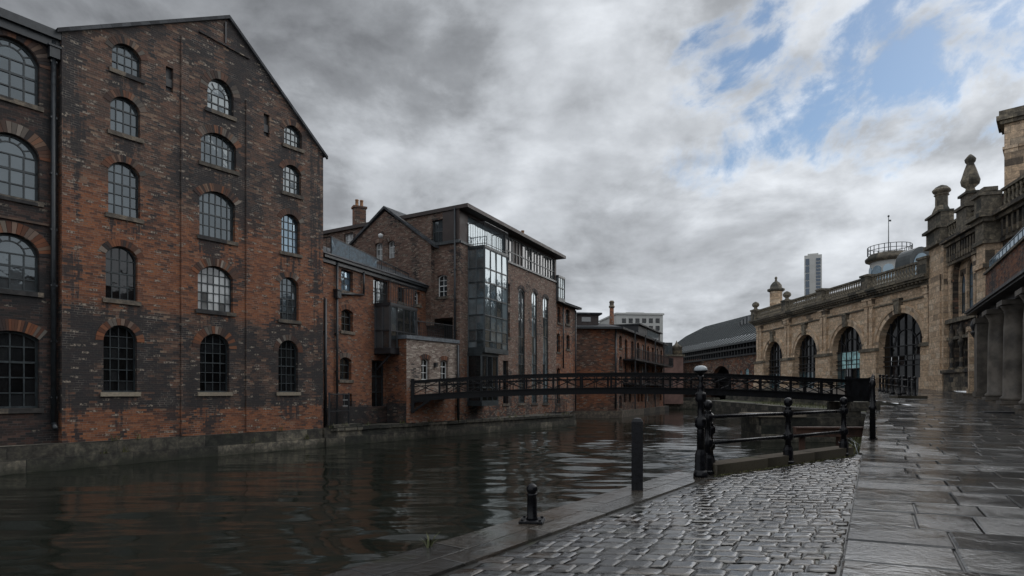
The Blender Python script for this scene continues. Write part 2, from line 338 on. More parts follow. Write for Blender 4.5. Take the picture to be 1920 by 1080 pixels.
def RU(): return (R.random(), R.random())
class MB:
    def __init__(s): s.v = []; s.f = []; s.uv = []; s.sm = []
    def poly(s, pts, uvs=None, smooth=False):
        b = len(s.v); s.v += [tuple(p) for p in pts]; s.f.append(list(range(b, b + len(pts))))
        s.uv += list(uvs) if uvs else [(0, 0)] * len(pts); s.sm.append(smooth)
    def box(s, u0, u1, d0, d1, z0, z1, fr=ID, uv=None):
        if u0 > u1: u0, u1 = u1, u0
        if d0 > d1: d0, d1 = d1, d0
        c = lambda a, b, e: fr.w((u0, u1)[a], (d0, d1)[b], (z0, z1)[e])
        U = (u0, u1); Dd = (d0, d1); Z = (z0, z1)
        for idx, fn in ((((0,0,0),(1,0,0),(1,0,1),(0,0,1)), 'uz'), (((0,1,0),(1,1,0),(1,1,1),(0,1,1)), 'uz'), (((0,0,0),(0,1,0),(0,1,1),(0,0,1)), 'dz'),
                        (((1,0,0),(1,1,0),(1,1,1),(1,0,1)), 'dz'), (((0,0,0),(1,0,0),(1,1,0),(0,1,0)), 'ud'), (((0,0,1),(1,0,1),(1,1,1),(0,1,1)), 'ud')):
            val = {'u': lambda i: U[i[0]], 'd': lambda i: Dd[i[1]] + 7.0, 'z': lambda i: Z[i[2]]}
            s.poly([c(*i) for i in idx], [uv or (val[fn[0]](i), val[fn[1]](i)) for i in idx])
        return s
    def bar(s, p, q, w, h=None, up=(0, 0, 1)):
        p, q = Vector(p), Vector(q); h = h or w; a = (q - p).normalized()
        x = a.cross(Vector(up))
        if x.length < 1e-4: x = a.cross(Vector((1, 0, 0)))
        x.normalize(); y = x.cross(a)
        r = [[e + x * (i * w / 2) + y * (j * h / 2) for i, j in ((-1,-1),(1,-1),(1,1),(-1,1))] for e in (p, q)]
        L = (q - p).length
        s.poly(r[0][::-1]); s.poly(r[1])
        for k in range(4):
            l = (k + 1) % 4; s.poly([r[0][k], r[0][l], r[1][l], r[1][k]], [(0, k * .1), (0, k * .1 + .1), (L, k * .1 + .1), (L, k * .1)])
        return s
    def tube(s, p, q, r, n=10, r2=None):
        p, q = Vector(p), Vector(q); a = (q - p).normalized(); x = a.orthogonal().normalized(); y = a.cross(x); r2 = r if r2 is None else r2
        A = [p + (x * math.cos(k * 2 * math.pi / n) + y * math.sin(k * 2 * math.pi / n)) * r for k in range(n)]
        B = [q + (x * math.cos(k * 2 * math.pi / n) + y * math.sin(k * 2 * math.pi / n)) * r2 for k in range(n)]
        for k in range(n):
            l = (k + 1) % n; s.poly([A[k], A[l], B[l], B[k]], smooth=True)
        s.poly(A[::-1]); s.poly(B); return s
    def pipe(s, pts, r, n=8):
        for a, b in zip(pts, pts[1:]): s.tube(a, b, r, n)
        return s
    def lathe(s, prof, o=(0, 0, 0), n=16, smooth=True, rot=0.0, sq=1.0):
        o = Vector(o); rings = []
        for r, z in prof: rings.append([o + Vector((r * math.cos(rot + k * 2 * math.pi / n), r * math.sin(rot + k * 2 * math.pi / n), z)) for k in range(n)])
        L = 0
        for i in range(len(prof) - 1):
            for k in range(n):
                l = (k + 1) % n; ku, lu = k * 2 * math.pi / n * prof[0][0], (k + 1) * 2 * math.pi / n * prof[0][0]
                s.poly([rings[i][k], rings[i][l], rings[i+1][l], rings[i+1][k]], [(ku, prof[i][1]), (lu, prof[i][1]), (lu, prof[i+1][1]), (ku, prof[i+1][1])], smooth)
        s.poly(rings[0][::-1]); s.poly(rings[-1]); return s
    def prism(s, pts, d0, d1, fr, uvs=True):
        """outline in (u,z) swept from d0 to d1"""
        A = [fr.w(u, d0, z) for u, z in pts]; B = [fr.w(u, d1, z) for u, z in pts]
        s.poly(A, pts); s.poly(B, pts); L = 0
        for k in range(len(pts)):
            l = (k + 1) % len(pts); e = math.dist(pts[k], pts[l])
            s.poly([A[k], A[l], B[l], B[k]], [(L, d0), (L + e, d0), (L + e, d1), (L, d1)]); L += e
        return s
    def build(s, name, mt, parent=None, weld=False, smooth=None, label=None):
        me = bpy.data.meshes.new(name)
        ro = ROOT.get(parent, parent); off = ro.location if ro else Vector((0, 0, 0))
        if ro is not None and ro.get('rz') is not None: pass
        me.from_pydata([Vector(v) - off for v in s.v], [], s.f)
        ul = me.uv_layers.new(name='uv'); ul.data.foreach_set('uv', [c for p in s.uv for c in p])
        me.polygons.foreach_set('use_smooth', s.sm if smooth is None else [smooth] * len(s.f))
        if weld or len(s.f) < 30000:
            bm = bmesh.new(); bm.from_mesh(me); bmesh.ops.remove_doubles(bm, verts=bm.verts, dist=1e-4)
            bmesh.ops.recalc_face_normals(bm, faces=bm.faces); bm.to_mesh(me); bm.free()
        me.materials.append(M[mt] if isinstance(mt, str) else mt)
        o = bpy.data.objects.new(name, me); COL.objects.link(o)
        if parent: o.parent = parent; ROOT[o] = ro
        if label: o['label'] = label
        return o

def tag(o, label, cat, group=None):
    o['label'] = label; o['category'] = cat
    if group: o['group'] = group
    return o
def thing(name, label, cat, loc, group=None):
    o = bpy.data.objects.new(name, None); COL.objects.link(o); o.location = loc; o.empty_display_size = .3
    return tag(o, label, cat, group)
def struct(o, kind='structure'): o['kind'] = kind; return o
def kids(o): return [c for c in COL.objects if c.parent == o]
def copy_tree(o, parent=None):
    c = o.copy(); COL.objects.link(c)
    if parent: c.parent = parent
    for k in KIDS(o): copy_tree(k, c)
    return c
def KIDS(o): return list(o.children)

def arch_fn(u0, u1, z1, kind, rise=None):
    w_ = u1 - u0; uc = (u0 + u1) / 2
    if kind == 'flat': return (lambda u: z1), z1, []
    rise = rise or (w_ * .17 if kind == 'seg' else w_ / 2 if kind == 'round' else w_ * .75)
    zs = z1 - rise
    if kind == 'point':
        Rr = (w_ * w_ / 4 + rise * rise) / w_
        f = lambda u: zs + math.sqrt(max(0, Rr * Rr - (abs(u - uc) + Rr - w_ / 2) ** 2))
    else:
        Rr = (w_ * w_ / 4 + rise * rise) / (2 * rise)
        f = lambda u: z1 - Rr + math.sqrt(max(0, Rr * Rr - (u - uc) ** 2))
    n = 14
    us = [uc + w_ / 2 * math.cos(math.pi * k / n) for k in range(n + 1)]
    return f, zs, [(u, max(zs, f(u))) for u in us]

def window(root, fr, u0, u1, z0, z1, kind='seg', cols=4, rows=4, dep=.16, fm='frame', gm='glass', sill='sill', ring=None, bar=.028, fan=False, rise=None, ringw=.24, name='window', rowz=None, lab=None, sillp=.07, heavy=None, tilt=.012):
    """one window: frame with its glazing bars; pane, sill and brick arch are its sub-parts. returns the opening's outline"""
    f, zs, curve = arch_fn(u0, u1, z1, kind, rise)
    outl = [(u0, z0), (u1, z0)] + (curve if curve else [(u1, z1), (u0, z1)])
    uc, zc = (u0 + u1) / 2, (z0 + z1) / 2
    t_ = bar * 1.6
    fb = MB()
    ins = [(uc + (u - uc) * (1 - 2 * t_ / (u1 - u0)), zc + (z - zc) * (1 - 2 * t_ / (z1 - z0))) for u, z in outl]
    n = len(outl)
    for k in range(n):
        l = (k + 1) % n
        fb.poly([fr.w(outl[k][0], -dep, outl[k][1]), fr.w(outl[l][0], -dep, outl[l][1]), fr.w(ins[l][0], -dep, ins[l][1]), fr.w(ins[k][0], -dep, ins[k][1])])
        fb.poly([fr.w(ins[k][0], -dep, ins[k][1]), fr.w(ins[l][0], -dep, ins[l][1]), fr.w(ins[l][0], -dep - .05, ins[l][1]), fr.w(ins[k][0], -dep - .05, ins[k][1])])
    d0, d1 = -dep - .05, -dep - .004
    cu = [u0 + (u1 - u0) * k / cols for k in range(cols + 1)]
    cz = rowz or [z0 + (zs - z0 if (fan and kind == 'round') else (z1 - z0)) * k / rows for k in range(rows + 1)]
    for k in range(1, cols):
        top = zs if (fan and kind == 'round') else f(cu[k])
        b_ = bar * (1.8 if heavy and k in heavy else 1)
        fb.box(cu[k] - b_ / 2, cu[k] + b_ / 2, d0, d1, z0, top, fr)
    for j, z in enumerate(cz[1:-1] + ([zs] if fan else [])):
        h = (u1 - u0) / 2
        if z > zs:
            while h > 0 and f(uc + h) < z: h -= .01
        b_ = bar * (1.7 if j == len(cz) // 2 - 1 else 1)
        if h > .03: fb.box(uc - h, uc + h, d0 + .004, d1 + .004, z - b_ / 2, z + b_ / 2, fr)
    if fan:
        r1, r2 = (u1 - u0) * .27, (u1 - u0) * .48
        pr = None
        for k in range(13):
            a = math.pi * k / 12; p = fr.w(uc + r1 * math.cos(a), -dep - .03, zs + r1 * math.sin(a))
            if pr: fb.bar(pr, p, bar, bar, fr.n)
            pr = p
        for k in (1, 2, 3, 4, 5) if cols > 3 else (1, 2, 3):
            a = math.pi * k / (6 if cols > 3 else 4)
            fb.bar(fr.w(uc + r1 * math.cos(a), -dep - .03, zs + r1 * math.sin(a)), fr.w(uc + r2 * math.cos(a), -dep - .03, min(zs + r2 * math.sin(a), f(uc + r2 * math.cos(a)))), bar, bar, fr.n)
    wo = fb.build(name, fm, root, label=lab)
    pb = MB(); pz_ = cz if not (fan and kind == 'round') else cz + [z1]
    for i in range(cols):
        a, b = cu[i], cu[i + 1]
        for j in range(len(pz_) - 1):
            za, zb = pz_[j], pz_[j + 1]
            tp = [(b + (a - b) * q / 4) for q in range(5)]
            tp = [(u, min(zb, f(u))) for u in tp]
            if max(z for _, z in tp) <= za + .02: continue
            pts = [(a, za), (b, za)] + [(u, max(z, za)) for u, z in tp]
            tu, tz = R.gauss(0, tilt), R.gauss(0, tilt)
            pb.poly([fr.w(u, -dep - .035 + tu * (u - (a + b) / 2) + tz * (z - (za + zb) / 2), z) for u, z in pts], (lambda q: [q] * len(pts))(RU()))
    pb.build('pane', gm, wo)
    if sill:
        sb = MB(); ov = .1
        sb.box(u0 - ov, u1 + ov, -dep, sillp, z0 - .15, z0 - .003, fr); sb.build('sill', sill, wo)
    if ring and curve:
        rb = MB(); L = 0; seg = max(7, int((u1 - u0) * 1.25 / .08)); pts = []
        for k in range(seg + 1):
            q = k / seg
            if kind == 'round': a = math.pi * q; u, z = uc + (u1 - u0) / 2 * math.cos(a), zs + (z1 - zs) * math.sin(a); nu, nz = math.cos(a), math.sin(a)
            else:
                u = u1 + (u0 - u1) * q; z = f(u); e = .01; sl = (f(min(u1, u + e)) - f(max(u0, u - e))) / (2 * e) if u0 < u < u1 else (f(u1) - f(u1 - e)) / e * (1 if q == 0 else -1)
                nu, nz = Vector((-sl, 1)).normalized()
            pts.append((u, z, nu, nz))
        for k in range(seg):
            a, b = pts[k], pts[k + 1]; j = .045
            mixp = lambda q, rr: (a[0] + (b[0] - a[0]) * q + (a[2] + (b[2] - a[2]) * q) * rr, a[1] + (b[1] - a[1]) * q + (a[3] + (b[3] - a[3]) * q) * rr)
            quad = [mixp(j, 0.004), mixp(1 - j, .004), mixp(1 - j, ringw), mixp(j, ringw)]
            cc = (R.random() * 40, (quad[0][1] // .085 + .5) * .085)
            A_ = [fr.w(u, .016, z) for u, z in quad]; B_ = [fr.w(u, -.05, z) for u, z in quad]
            rb.poly(A_, [cc] * 4)
            for i in range(4): rb.poly([A_[i], A_[(i+1) % 4], B_[(i+1) % 4], B_[i]], [cc] * 4)
        rb.build('arch', ring, wo)
    return outl

def wpx(root, fr, xl, xr, yt, yb, **k):
    c = (xl + xr) / 2
    return window(root, fr, fr.u(xl), fr.u(xr), fr.z(c, yb), fr.z(c, yt), **k)

def inset(h, e=.0): return h
def wall(root, fr, outer, holes, mt, name='wall', rev=.26, d=0.0, uvo=(0, 0), label=None):
    b = MB(); polys = [[Vector((u, z, 0)) for u, z in outer]] + [[Vector((u, z, 0)) for u, z in h] for h in holes]
    flat = [p for q in polys for p in q]
    for tri in tessellate_polygon(polys):
        pts = [flat[i] for i in tri]
        b.poly([fr.w(p.x, d, p.y) for p in pts], [(p.x + uvo[0], p.y + uvo[1]) for p in pts])
    for h in holes:
        L = 0
        for k in range(len(h)):
            p, q = h[k], h[(k + 1) % len(h)]; e = math.dist(p, q)
            b.poly([fr.w(p[0], d, p[1]), fr.w(q[0], d, q[1]), fr.w(q[0], d - rev, q[1]), fr.w(p[0], d - rev, p[1])], [(p[0], p[1]), (q[0], q[1]), (q[0] + .2, q[1]), (p[0] + .2, p[1])])
            L += e
    return b.build(name, mt, root, label=label)
def side(b, fr, u, d0, d1, z0, z1):
    b.poly([fr.w(u, d0, z0), fr.w(u, d1, z0), fr.w(u, d1, z1), fr.w(u, d0, z1)], [(d0 + 50, z0), (d1 + 50, z0), (d1 + 50, z1), (d0 + 50, z1)])
def quad(b, pts, sc=1.0):
    p = [Vector(q) for q in pts]; e = (p[1] - p[0]).normalized(); nn = e.cross(p[-1] - p[0]).normalized(); g_ = nn.cross(e)
    b.poly(p, [((q - p[0]).dot(e) * sc, (q - p[0]).dot(g_) * sc) for q in p])
def downpipe(root, fr, pts, r=.055, hop=None):
    b = MB(); b.pipe([fr.w(u, d, z) for u, d, z in pts], r, 8)
    for (u, d, z) in hop or []: b.box(u - .14, u + .14, d - .1, d + .14, z - .18, z + .16, fr); b.box(u - .18, u + .18, d - .1, d + .18, z + .16, z + .22, fr)
    zs = [p for p in pts]
    for a, c in zip(pts, pts[1:]):
        if abs(a[2] - c[2]) > 2:
            k = min(a[2], c[2]) + .8
            while k < max(a[2], c[2]): b.box(a[0] - .09, a[0] + .09, a[1] - .09, a[1] + .05, k, k + .06, fr); k += 1.8
    return b.build('downpipe', 'pipe', root)
def railing(name, root, pts, h, gap=.14, mt='ironmatt', rad_=.016, rail=.04, low=.08):
    """bars and rails along a run of points (base points)"""
    b = MB(); up = Vector((0, 0, 1))
    for p, q in zip(pts, pts[1:]):
        p, q = Vector(p), Vector(q); n = max(1, int((q - p).length / gap))
        b.bar(p + up * h, q + up * h, rail, rail); b.bar(p + up * low, q + up * low, rail * .7, rail * .7)
        for k in range(n + 1):
            c = p.lerp(q, k / n); wd = rail if k in (0, n) else rad_ * 1.4
            b.bar(c, c + up * h, wd, wd)
    return b.build(name, mt, root)

# ================================================================ LEFT BANK
ZQ, ZW = -1.65, -2.5                     # top of the stone footing, water level
Q = Fr(605, 28.8 / 1.049, .735)          # the line of the left quay
def base(fr, px, z=ZQ): p = fr.w(fr.u(px), 0, z); return p

# ---- far-left warehouse wing
L = thing('brick_warehouse', 'dark sooty brick warehouse with tall round-arched windows, cut off by the picture edge', 'building', base(Q.off(-.3), 60))
fl = Q.off(-.3)
hs = []
for (yt, yb, k) in ((70, 184, 'round'), (250, 368, 'round'), (437, 543, 'round'), (620, 766, 'seg')):
    for j, (a, b) in enumerate(((-34, 74), (-190, -84))):
        sh = (yt - HZ) * 1.0
        u0, u1 = fl.u(a), fl.u(b)
        if j: u0, u1 = fl.u(-34) - 3.2, fl.u(74) - 3.2
        z0, z1 = fl.z(20, yb), fl.z(20, yt)
        hs.append(window(L, fl, u0, u1, z0, z1, k, cols=4, rows=3 if k == 'round' else 5, fan=(k == 'round'), rise=(u1 - u0) * .42 if k == 'round' else None,
                         gm='glass' if k == 'round' else 'glassdk', sill='sill', ring='ring', ringw=.36, bar=.04))
ul, ur = fl.u(-34) - 9, fl.u(118)
wall(L, fl, [(ul, ZQ), (ur, ZQ), (ur, 11.5), (ul, 11.5)], hs, 'wing')
b = MB(); side(b, fl, ul, 0, -12, ZQ, 11.5); b.box(ul, ur, -12.3, -12, ZQ, 11.5, fl); b.build('rear_wall', 'wing', L)
b = MB(); b.box(ul, ur - .05, .003, .28, 11.35, 11.62, fl); b.box(ul, ur - .05, .003, .16, 11.1, 11.35, fl); b.build('gutter', 'pipe', L)
b = MB(); quad(b, [fl.w(ul, .28, 11.62), fl.w(ur, .28, 11.62), fl.w(ur, -6, 14.2), fl.w(ul, -6, 14.2)]); quad(b, [fl.w(ul, -12.3, 11.5), fl.w(ur, -12.3, 11.5), fl.w(ur, -6, 14.2), fl.w(ul, -6, 14.2)]); b.build('roof', 'slate', L)
up_ = fl.u(98)
downpipe(L, fl, [(up_, .12, 11.3), (up_, .12, -1.0), (up_, .3, -1.2)], .075, [(up_, .12, 10.9)])
b = MB(); b.box(fl.u(-60), up_ - .1, .003, .07, fl.z(20, 412), fl.z(20, 412) + .07, fl); b.build('cable', 'timber', L)

# ---- the gabled mill
ml, mr = Q.u(116), Q.u(606)
A = thing('gabled_mill', 'tall gabled red brick mill with five storeys of arched windows rising from the canal', 'building', base(Q, 360))
hs = []
for i, (xl, xr, yt, yb) in enumerate(((210, 265, 84, 138), (207, 263, 183, 252), (203, 263, 305, 405), (198, 258, 462, 562), (194, 257, 610, 735))):
    hs.append(wpx(A, Q, xl, xr, yt, yb, kind='round' if i == 4 else 'seg', rise=.55 if i == 4 else .34, cols=4 if i != 1 else 4, rows=(3, 3, 5, 4, 6)[i], gm='glassdk' if i > 2 else 'glass', ring='ring', sill='sillclean' if i == 4 else 'sill', lab='clean pale sill, taller dark window' if 0 else None))
for i, (xl, xr, yt, yb) in enumerate(((389, 438, 149, 211), (377, 443, 251, 312), (374, 441, 360, 447), (371, 437, 499, 583), (375, 430, 626, 735))):
    hs.append(wpx(A, Q, xl, xr, yt, yb, kind='round' if i in (0, 4) else 'seg', rise=(.62, .36, .36, .42, .55)[i], cols=4 if i in (0, 4) else 6, rows=(2, 3, 4, 5, 6)[i], fan=(i == 0), gm='glassdk' if i == 4 else ('glasspale' if i == 3 else 'glass'), ring='ring', sill='sillclean' if i == 4 else 'sill', ringw=.3))
for i, (xl, xr, yt, yb) in enumerate(((533, 566, 236, 275), (531, 565, 310, 363), (528, 562, 402, 474), (525, 560, 520, 600), (522, 559, 638, 735))):
    hs.append(wpx(A, Q, xl, xr, yt, yb, kind='round' if i == 4 else 'seg', rise=.5 if i == 4 else .3, cols=4, rows=(3, 4, 5, 6, 6)[i], gm=('glass', 'glass', 'glassbl', 'glass', 'glassdk')[i], ring='ring', sill='sillclean' if i == 4 else 'sill'))
ze, zr, upk = 11.2, Q.z(427, 36), Q.u(428)
for (x, yt, yb) in ((318, 126, 172), (500, 214, 256)):
    u = Q.u(x); z0, z1 = Q.z(x, yb), Q.z(x, yt); h = [(u - .13, z0), (u + .13, z0), (u + .13, z1), (u - .13, z1)]
    hs.append(h); b = MB(); b.box(u - .13, u + .13, -.24, -.14, z0, z1, Q); b.box(u - .13, u + .13, -.14, -.06, z0 + .2, z0 + .55 * (z1 - z0), Q); b.build('vent', 'ironmatt', A)
M['mill'] = brick('mill_brick', A=OR, B=BR, zone=[(-2, .0), (-.7, .12), (-.5, .8), (2.6, .75), (3.2, .15), (5.6, .2), (7.6, .72), (13, .95)],
                  sootz=[(-2, .36), (-.75, .34), (-.5, .66), (2.5, .70), (3.2, .27), (6, .33), (8, .50), (12, .54)], fleck=.06, seed=1, stains=[((h[0][0] + h[1][0]) / 2, h[0][1] - .1, (h[1][0] - h[0][0]) / 2 + .1, 1.5, .5) for h in hs[:15]] + [(ml + .1, 12, .45, 26, .55), (mr - .1, 11.5, .55, 22, .5)], gain=.92, mort=(.17, .152, .13))
wall(A, Q, [(ml, ZQ), (mr, ZQ), (mr, ze - .3), (upk, zr), (ml, ze + .4)], hs, 'mill')
b = MB(); side(b, Q, mr, 0, -16, ZQ, ze - .25); side(b, Q, ml, 0, -16, ZQ, ze + .4)
b.poly([Q.w(ml, -16, ZQ), Q.w(mr, -16, ZQ), Q.w(mr, -16, ze), Q.w(upk, -16, zr), Q.w(ml, -16, ze)]); b.build('side_walls', 'mill', A)
b = MB(); pk = (zr + .14)
for (ua, za, ub, zb) in ((ml - .15, ze + .44, upk, pk), (mr + .18, ze - .42, upk, pk)):
    quad(b, [Q.w(ua, .12, za), Q.w(ub, .12, zb), Q.w(ub, -16, zb), Q.w(ua, -16, za)])
    quad(b, [Q.w(ua, .12, za), Q.w(ub, .12, zb), Q.w(ub, .12, zb - .13), Q.w(ua, .12, za - .13)])
    quad(b, [Q.w(ua, .12, za - .13), Q.w(ub, .12, zb - .13), Q.w(ub, .002, zb - .13), Q.w(ua, .002, za - .13)])
b.build('roof', 'slate', A)
# projecting brick band lines of the old hoist bay and the bay edges
for (x, w_) in ((468, .17), (346, .14)):
    u = Q.u(x); zt = Q.z(x, 190 if x > 400 else 70)
    b = MB(); b.box(u - w_, u + w_, .002, .05, ZQ + .02, zt, Q)
    b.build('pilaster', 'mill', A)
b = MB(); b.bar(Q.w(Q.u(372), .05, Q.z(372, 58)), Q.w(Q.u(467), .05, Q.z(467, 110)), .05, .09); b.build('ledge', 'mill', A)
b = MB(); b.box(Q.u(421), Q.u(424), .002, .05, Q.z(423, 82), Q.z(423, 42), Q); b.build('wall_tie', 'ironmatt', A)

# ---- stone footing along the water
q2 = Q.off(.0)
K = thing('quay_wall', 'long sooty stone footing wall along the water under the brick buildings', 'wall', base(Q, 500, ZW))
u0, u1, u2, u3 = Q.u(-160), Q.u(606), Q.u(860), Q.u(1076)
b = MB(); b.box(u0, u1, -.5, .14, ZW - 1.2, -2.08, Q); b.box(u0, u1 - .1, -.5, .09, -2.08, ZQ, Q); b.build('mill_footing', 'plinth', K)
b = MB(); b.box(u1 + .002, u3, -6, .22, ZW - 1.2, -2.05, Q); b.box(u1 + .002, u3 - .03, -6, .16, -2.05, ZQ - .002, Q); b.build('quay_blocks', 'plinth', K)
b = MB()
for k in range(30):
    a = u1 + .3 + k * (u3 - u1 - .6) / 30; b.box(a + .02, a + (u3 - u1 - .6) / 30 - .02, .1, .24, -1.80 + R.uniform(-.01, .01), ZQ + .012 + R.uniform(0, .012), Q)
b.build('coping', 'plinth', K)

# ---- red brick house
H = Fr(605, 27.9, .419)
hl, hr = H.u(603), H.u(801)
B_ = thing('brick_house', 'low red brick house with slate roof, hanging bay window and roof terrace', 'house', base(H, 680))
hs = []
hs.append(wpx(B_, H, 640, 662, 507, 546, kind='flat', cols=2, rows=3, gm='glassbl', sill='sill'))
hs.append(wpx(B_, H, 640, 662, 580, 621, kind='seg', cols=2, rows=3, gm='glassdk', ring='ring', sill='sill'))
hs.append(wpx(B_, H, 637, 659, 670, 712, kind='seg', cols=2, rows=3, gm='glassdk', ring='ring', sill='sill'))
hs.append(wpx(B_, H, 643, 660, 738, 762, kind='flat', cols=2, rows=2, gm='glassdk', fm='white', sill=None, rise=None))
hs.append(wpx(B_, H, 746, 757, 539, 566, kind='flat', cols=2, rows=3, gm='glass', fm='frame'))
hs.append(wpx(B_, H, 777, 787, 547, 571, kind='flat', cols=2, rows=3, gm='glass', fm='white'))
hs.append(wpx(B_, H, 753, 760, 600, 627, kind='flat', cols=1, rows=3, gm='glass', fm='white'))
hs.append(wpx(B_, H, 777, 788, 603, 628, kind='seg', cols=2, rows=3, gm='glass', fm='white', ring='ring'))
hs.append(wpx(B_, H, 697, 723, 676, 765, kind='flat', cols=2, rows=3, gm='glassdk', fm='frame', bar=.06, sill='sill', name='french_window'))
hs.append(wpx(B_, H, 700, 730, 525, 572, kind='flat', cols=3, rows=2, gm='glass', fm='frame', sill=None, name='balcony_door'))
zh = 6.25
wall(B_, H, [(hl, ZQ), (hr, ZQ), (hr, zh), (hl, zh)], hs, 'house')
b = MB(); side(b, H, hl, 0, -6, ZQ, zh); b.build('side_wall', 'house', B_)
b = MB(); b.box(hl - .05, hr, .02, .24, zh - .02, zh + .13, H); b.box(hl - .05, hr, .003, .1, zh - .22, zh - .02, H); b.build('gutter', 'pipe', B_)
b = MB(); quad(b, [H.w(hl - .1, .3, zh + .12), H.w(hr, .3, zh + .12), H.w(hr, -2.6, zh + 1.45), H.w(hl - .1, -2.6, zh + 1.45)]); quad(b, [H.w(hl - .1, -2.6, zh + 1.45), H.w(hr, -2.6, zh + 1.45), H.w(hr, -7, zh + 1.5), H.w(hl - .1, -7, zh + 1.5)])
b.build('roof', 'slate', B_)
# roof terrace railing with blue mesh panels
ta, tb, tm = H.u(632), H.u(776), H.u(716)
zt = lambda u: 7.46 - .55 * (u - ta) / (tb - ta)
zb_ = lambda u: 6.55 - .25 * (u - ta) / (tb - ta)
tr = MB()
for k in range(41):
    u = ta + (tb - ta) * k / 40; w_ = .05 if k % 8 == 0 else .018
    tr.bar(H.w(u, -.35, zb_(u)), H.w(u, -.35, zt(u)), w_, w_)
for dz_ in (0, .0): tr.bar(H.w(ta, -.35, zt(ta)), H.w(tb, -.35, zt(tb)), .06, .06)
tr.bar(H.w(ta, -.35, zb_(ta) + .06), H.w(tb, -.35, zb_(tb) + .06), .04, .04)
tr.bar(H.w(ta, -.35, zt(ta)), H.w(ta, -3.2, zt(ta)), .06, .06)
for k in range(12): tr.bar(H.w(ta, -.35 - k * .26, zb_(ta)), H.w(ta, -.35 - k * .26, zt(ta)), .02, .02)
T = tr.build('terrace_railing', 'ironmatt', B_)
mb = MB(); ms = tm - ta
n_ = 60
for k in range(n_):
    for s_ in (-1, 1):
        a = ta + ms * k / n_; c = a + s_ * .5
        c = min(max(c, ta), tm); mb.bar(H.w(a, -.33, zb_(a) + .08), H.w(c, -.33, zt(c) - .03), .016, .016)
mb.build('mesh_panel', 'bluegrey', T, label='blue grey wire mesh panel')
# oriel bay
def bay(root, fr, ua, ub, dp, z0, z1, cols, rows, scol, name, gm='glassbay', fm='steel', roof=True, bar=.075, lights=None):
    b = MB(); pn = MB(); e = bar * 1.4
    def face(P, n, w_):
        for k in range(n + 1):
            q = k / n; b_ = e if k in (0, n) else bar
            b.bar(P(q, z0), P(q, z1), b_, b_)
        for z in [z0 + (z1 - z0) * r_ for r_ in rows]: b.bar(P(0, z), P(1, z), bar, bar * 1.1)
        rs = [0] + [r_ for r_ in rows if 0 < r_ < 1] + [1]
        for k in range(n):
            for r0, r1 in zip(rs, rs[1:]):
                za, zb = z0 + (z1 - z0) * r0, z0 + (z1 - z0) * r1
                t1, t2 = R.gauss(0, .012), R.gauss(0, .012)
                pts = [P(k / n, za), P((k + 1) / n, za), P((k + 1) / n, zb), P(k / n, zb)]
                c = sum(pts, Vector()) / 4; nn = (pts[1] - pts[0]).cross(pts[3] - pts[0]).normalized(); ax = (pts[1] - pts[0]).normalized()
                pn.poly([p + nn * ((p - c).dot(ax) * t1 + (p.z - c.z) * t2) for p in pts], (lambda q: [q] * 4)(RU()))
    face(lambda q, z: fr.w(ua + (ub - ua) * q, dp, z), cols, ub - ua)
    face(lambda q, z: fr.w(ua, dp * q, z), scol, dp)
    face(lambda q, z: fr.w(ub, dp * q, z), scol, dp)
    b.box(ua - .06, ub + .06, 0, dp + .06, z0 - .28, z0 - .02, fr); b.box(ua - .06, ub + .06, 0, dp + .06, z1 + .01, z1 + .16, fr)
    o = b.build(name, fm, root); pn.build('pane', gm, o)
    fl_ = MB()
    fl_.box(ua + .08, ub - .08, .02, dp - .1, z0 - .02, z0 + .05, fr)
    if lights:
        for r_ in lights: z = z0 + (z1 - z0) * r_; fl_.box(ua + .08, ub - .08, .02, dp - .1, z - .1, z + .1, fr)
    fl_.build('floor', 'clad', o)
    return o
oa, ob = H.u(703), H.u(753)
bay(B_, H, oa, ob, .95, H.z(715, 655), H.z(715, 577), 4, (0, .42, 1), 2, 'bay_window', 'glass', 'ironmatt')
b = MB()
for u in (oa + .2, ob - .2): b.bar(H.w(u, 0, H.z(715, 693)), H.w(u, .8, H.z(715, 667)), .09, .09)
b.build('bracket', 'ironmatt', B_)
zf = H.z(715, 577) + .17
railing('balcony_railing', B_, [H.w(oa, 0, zf), H.w(oa, .95, zf), H.w(ob, .95, zf), H.w(ob, 0, zf)], 1.15, .15)
downpipe(B_, H, [(H.u(629), .1, 6.2), (H.u(629), .1, ZQ)], .06, [(H.u(629), .1, H.z(629, 552))])
downpipe(B_, H, [(H.u(679), .1, 6.1), (H.u(679), .1, H.z(679, 553)), (H.u(629), .1, H.z(629, 551))], .05)
downpipe(B_, H, [(H.u(607), .1, H.z(607, 560)), (H.u(607), .1, ZQ)], .07)
downpipe(B_, H, [(H.u(739), .1, H.z(739, 665)), (H.u(739), .1, ZQ)], .06)
b = MB(); b.box(H.u(606), H.u(735), .02, .07, -1.62, H.z(670, 763), H); b.build('tarred_base', 'wing', B_, label='black painted brick base of the wall')
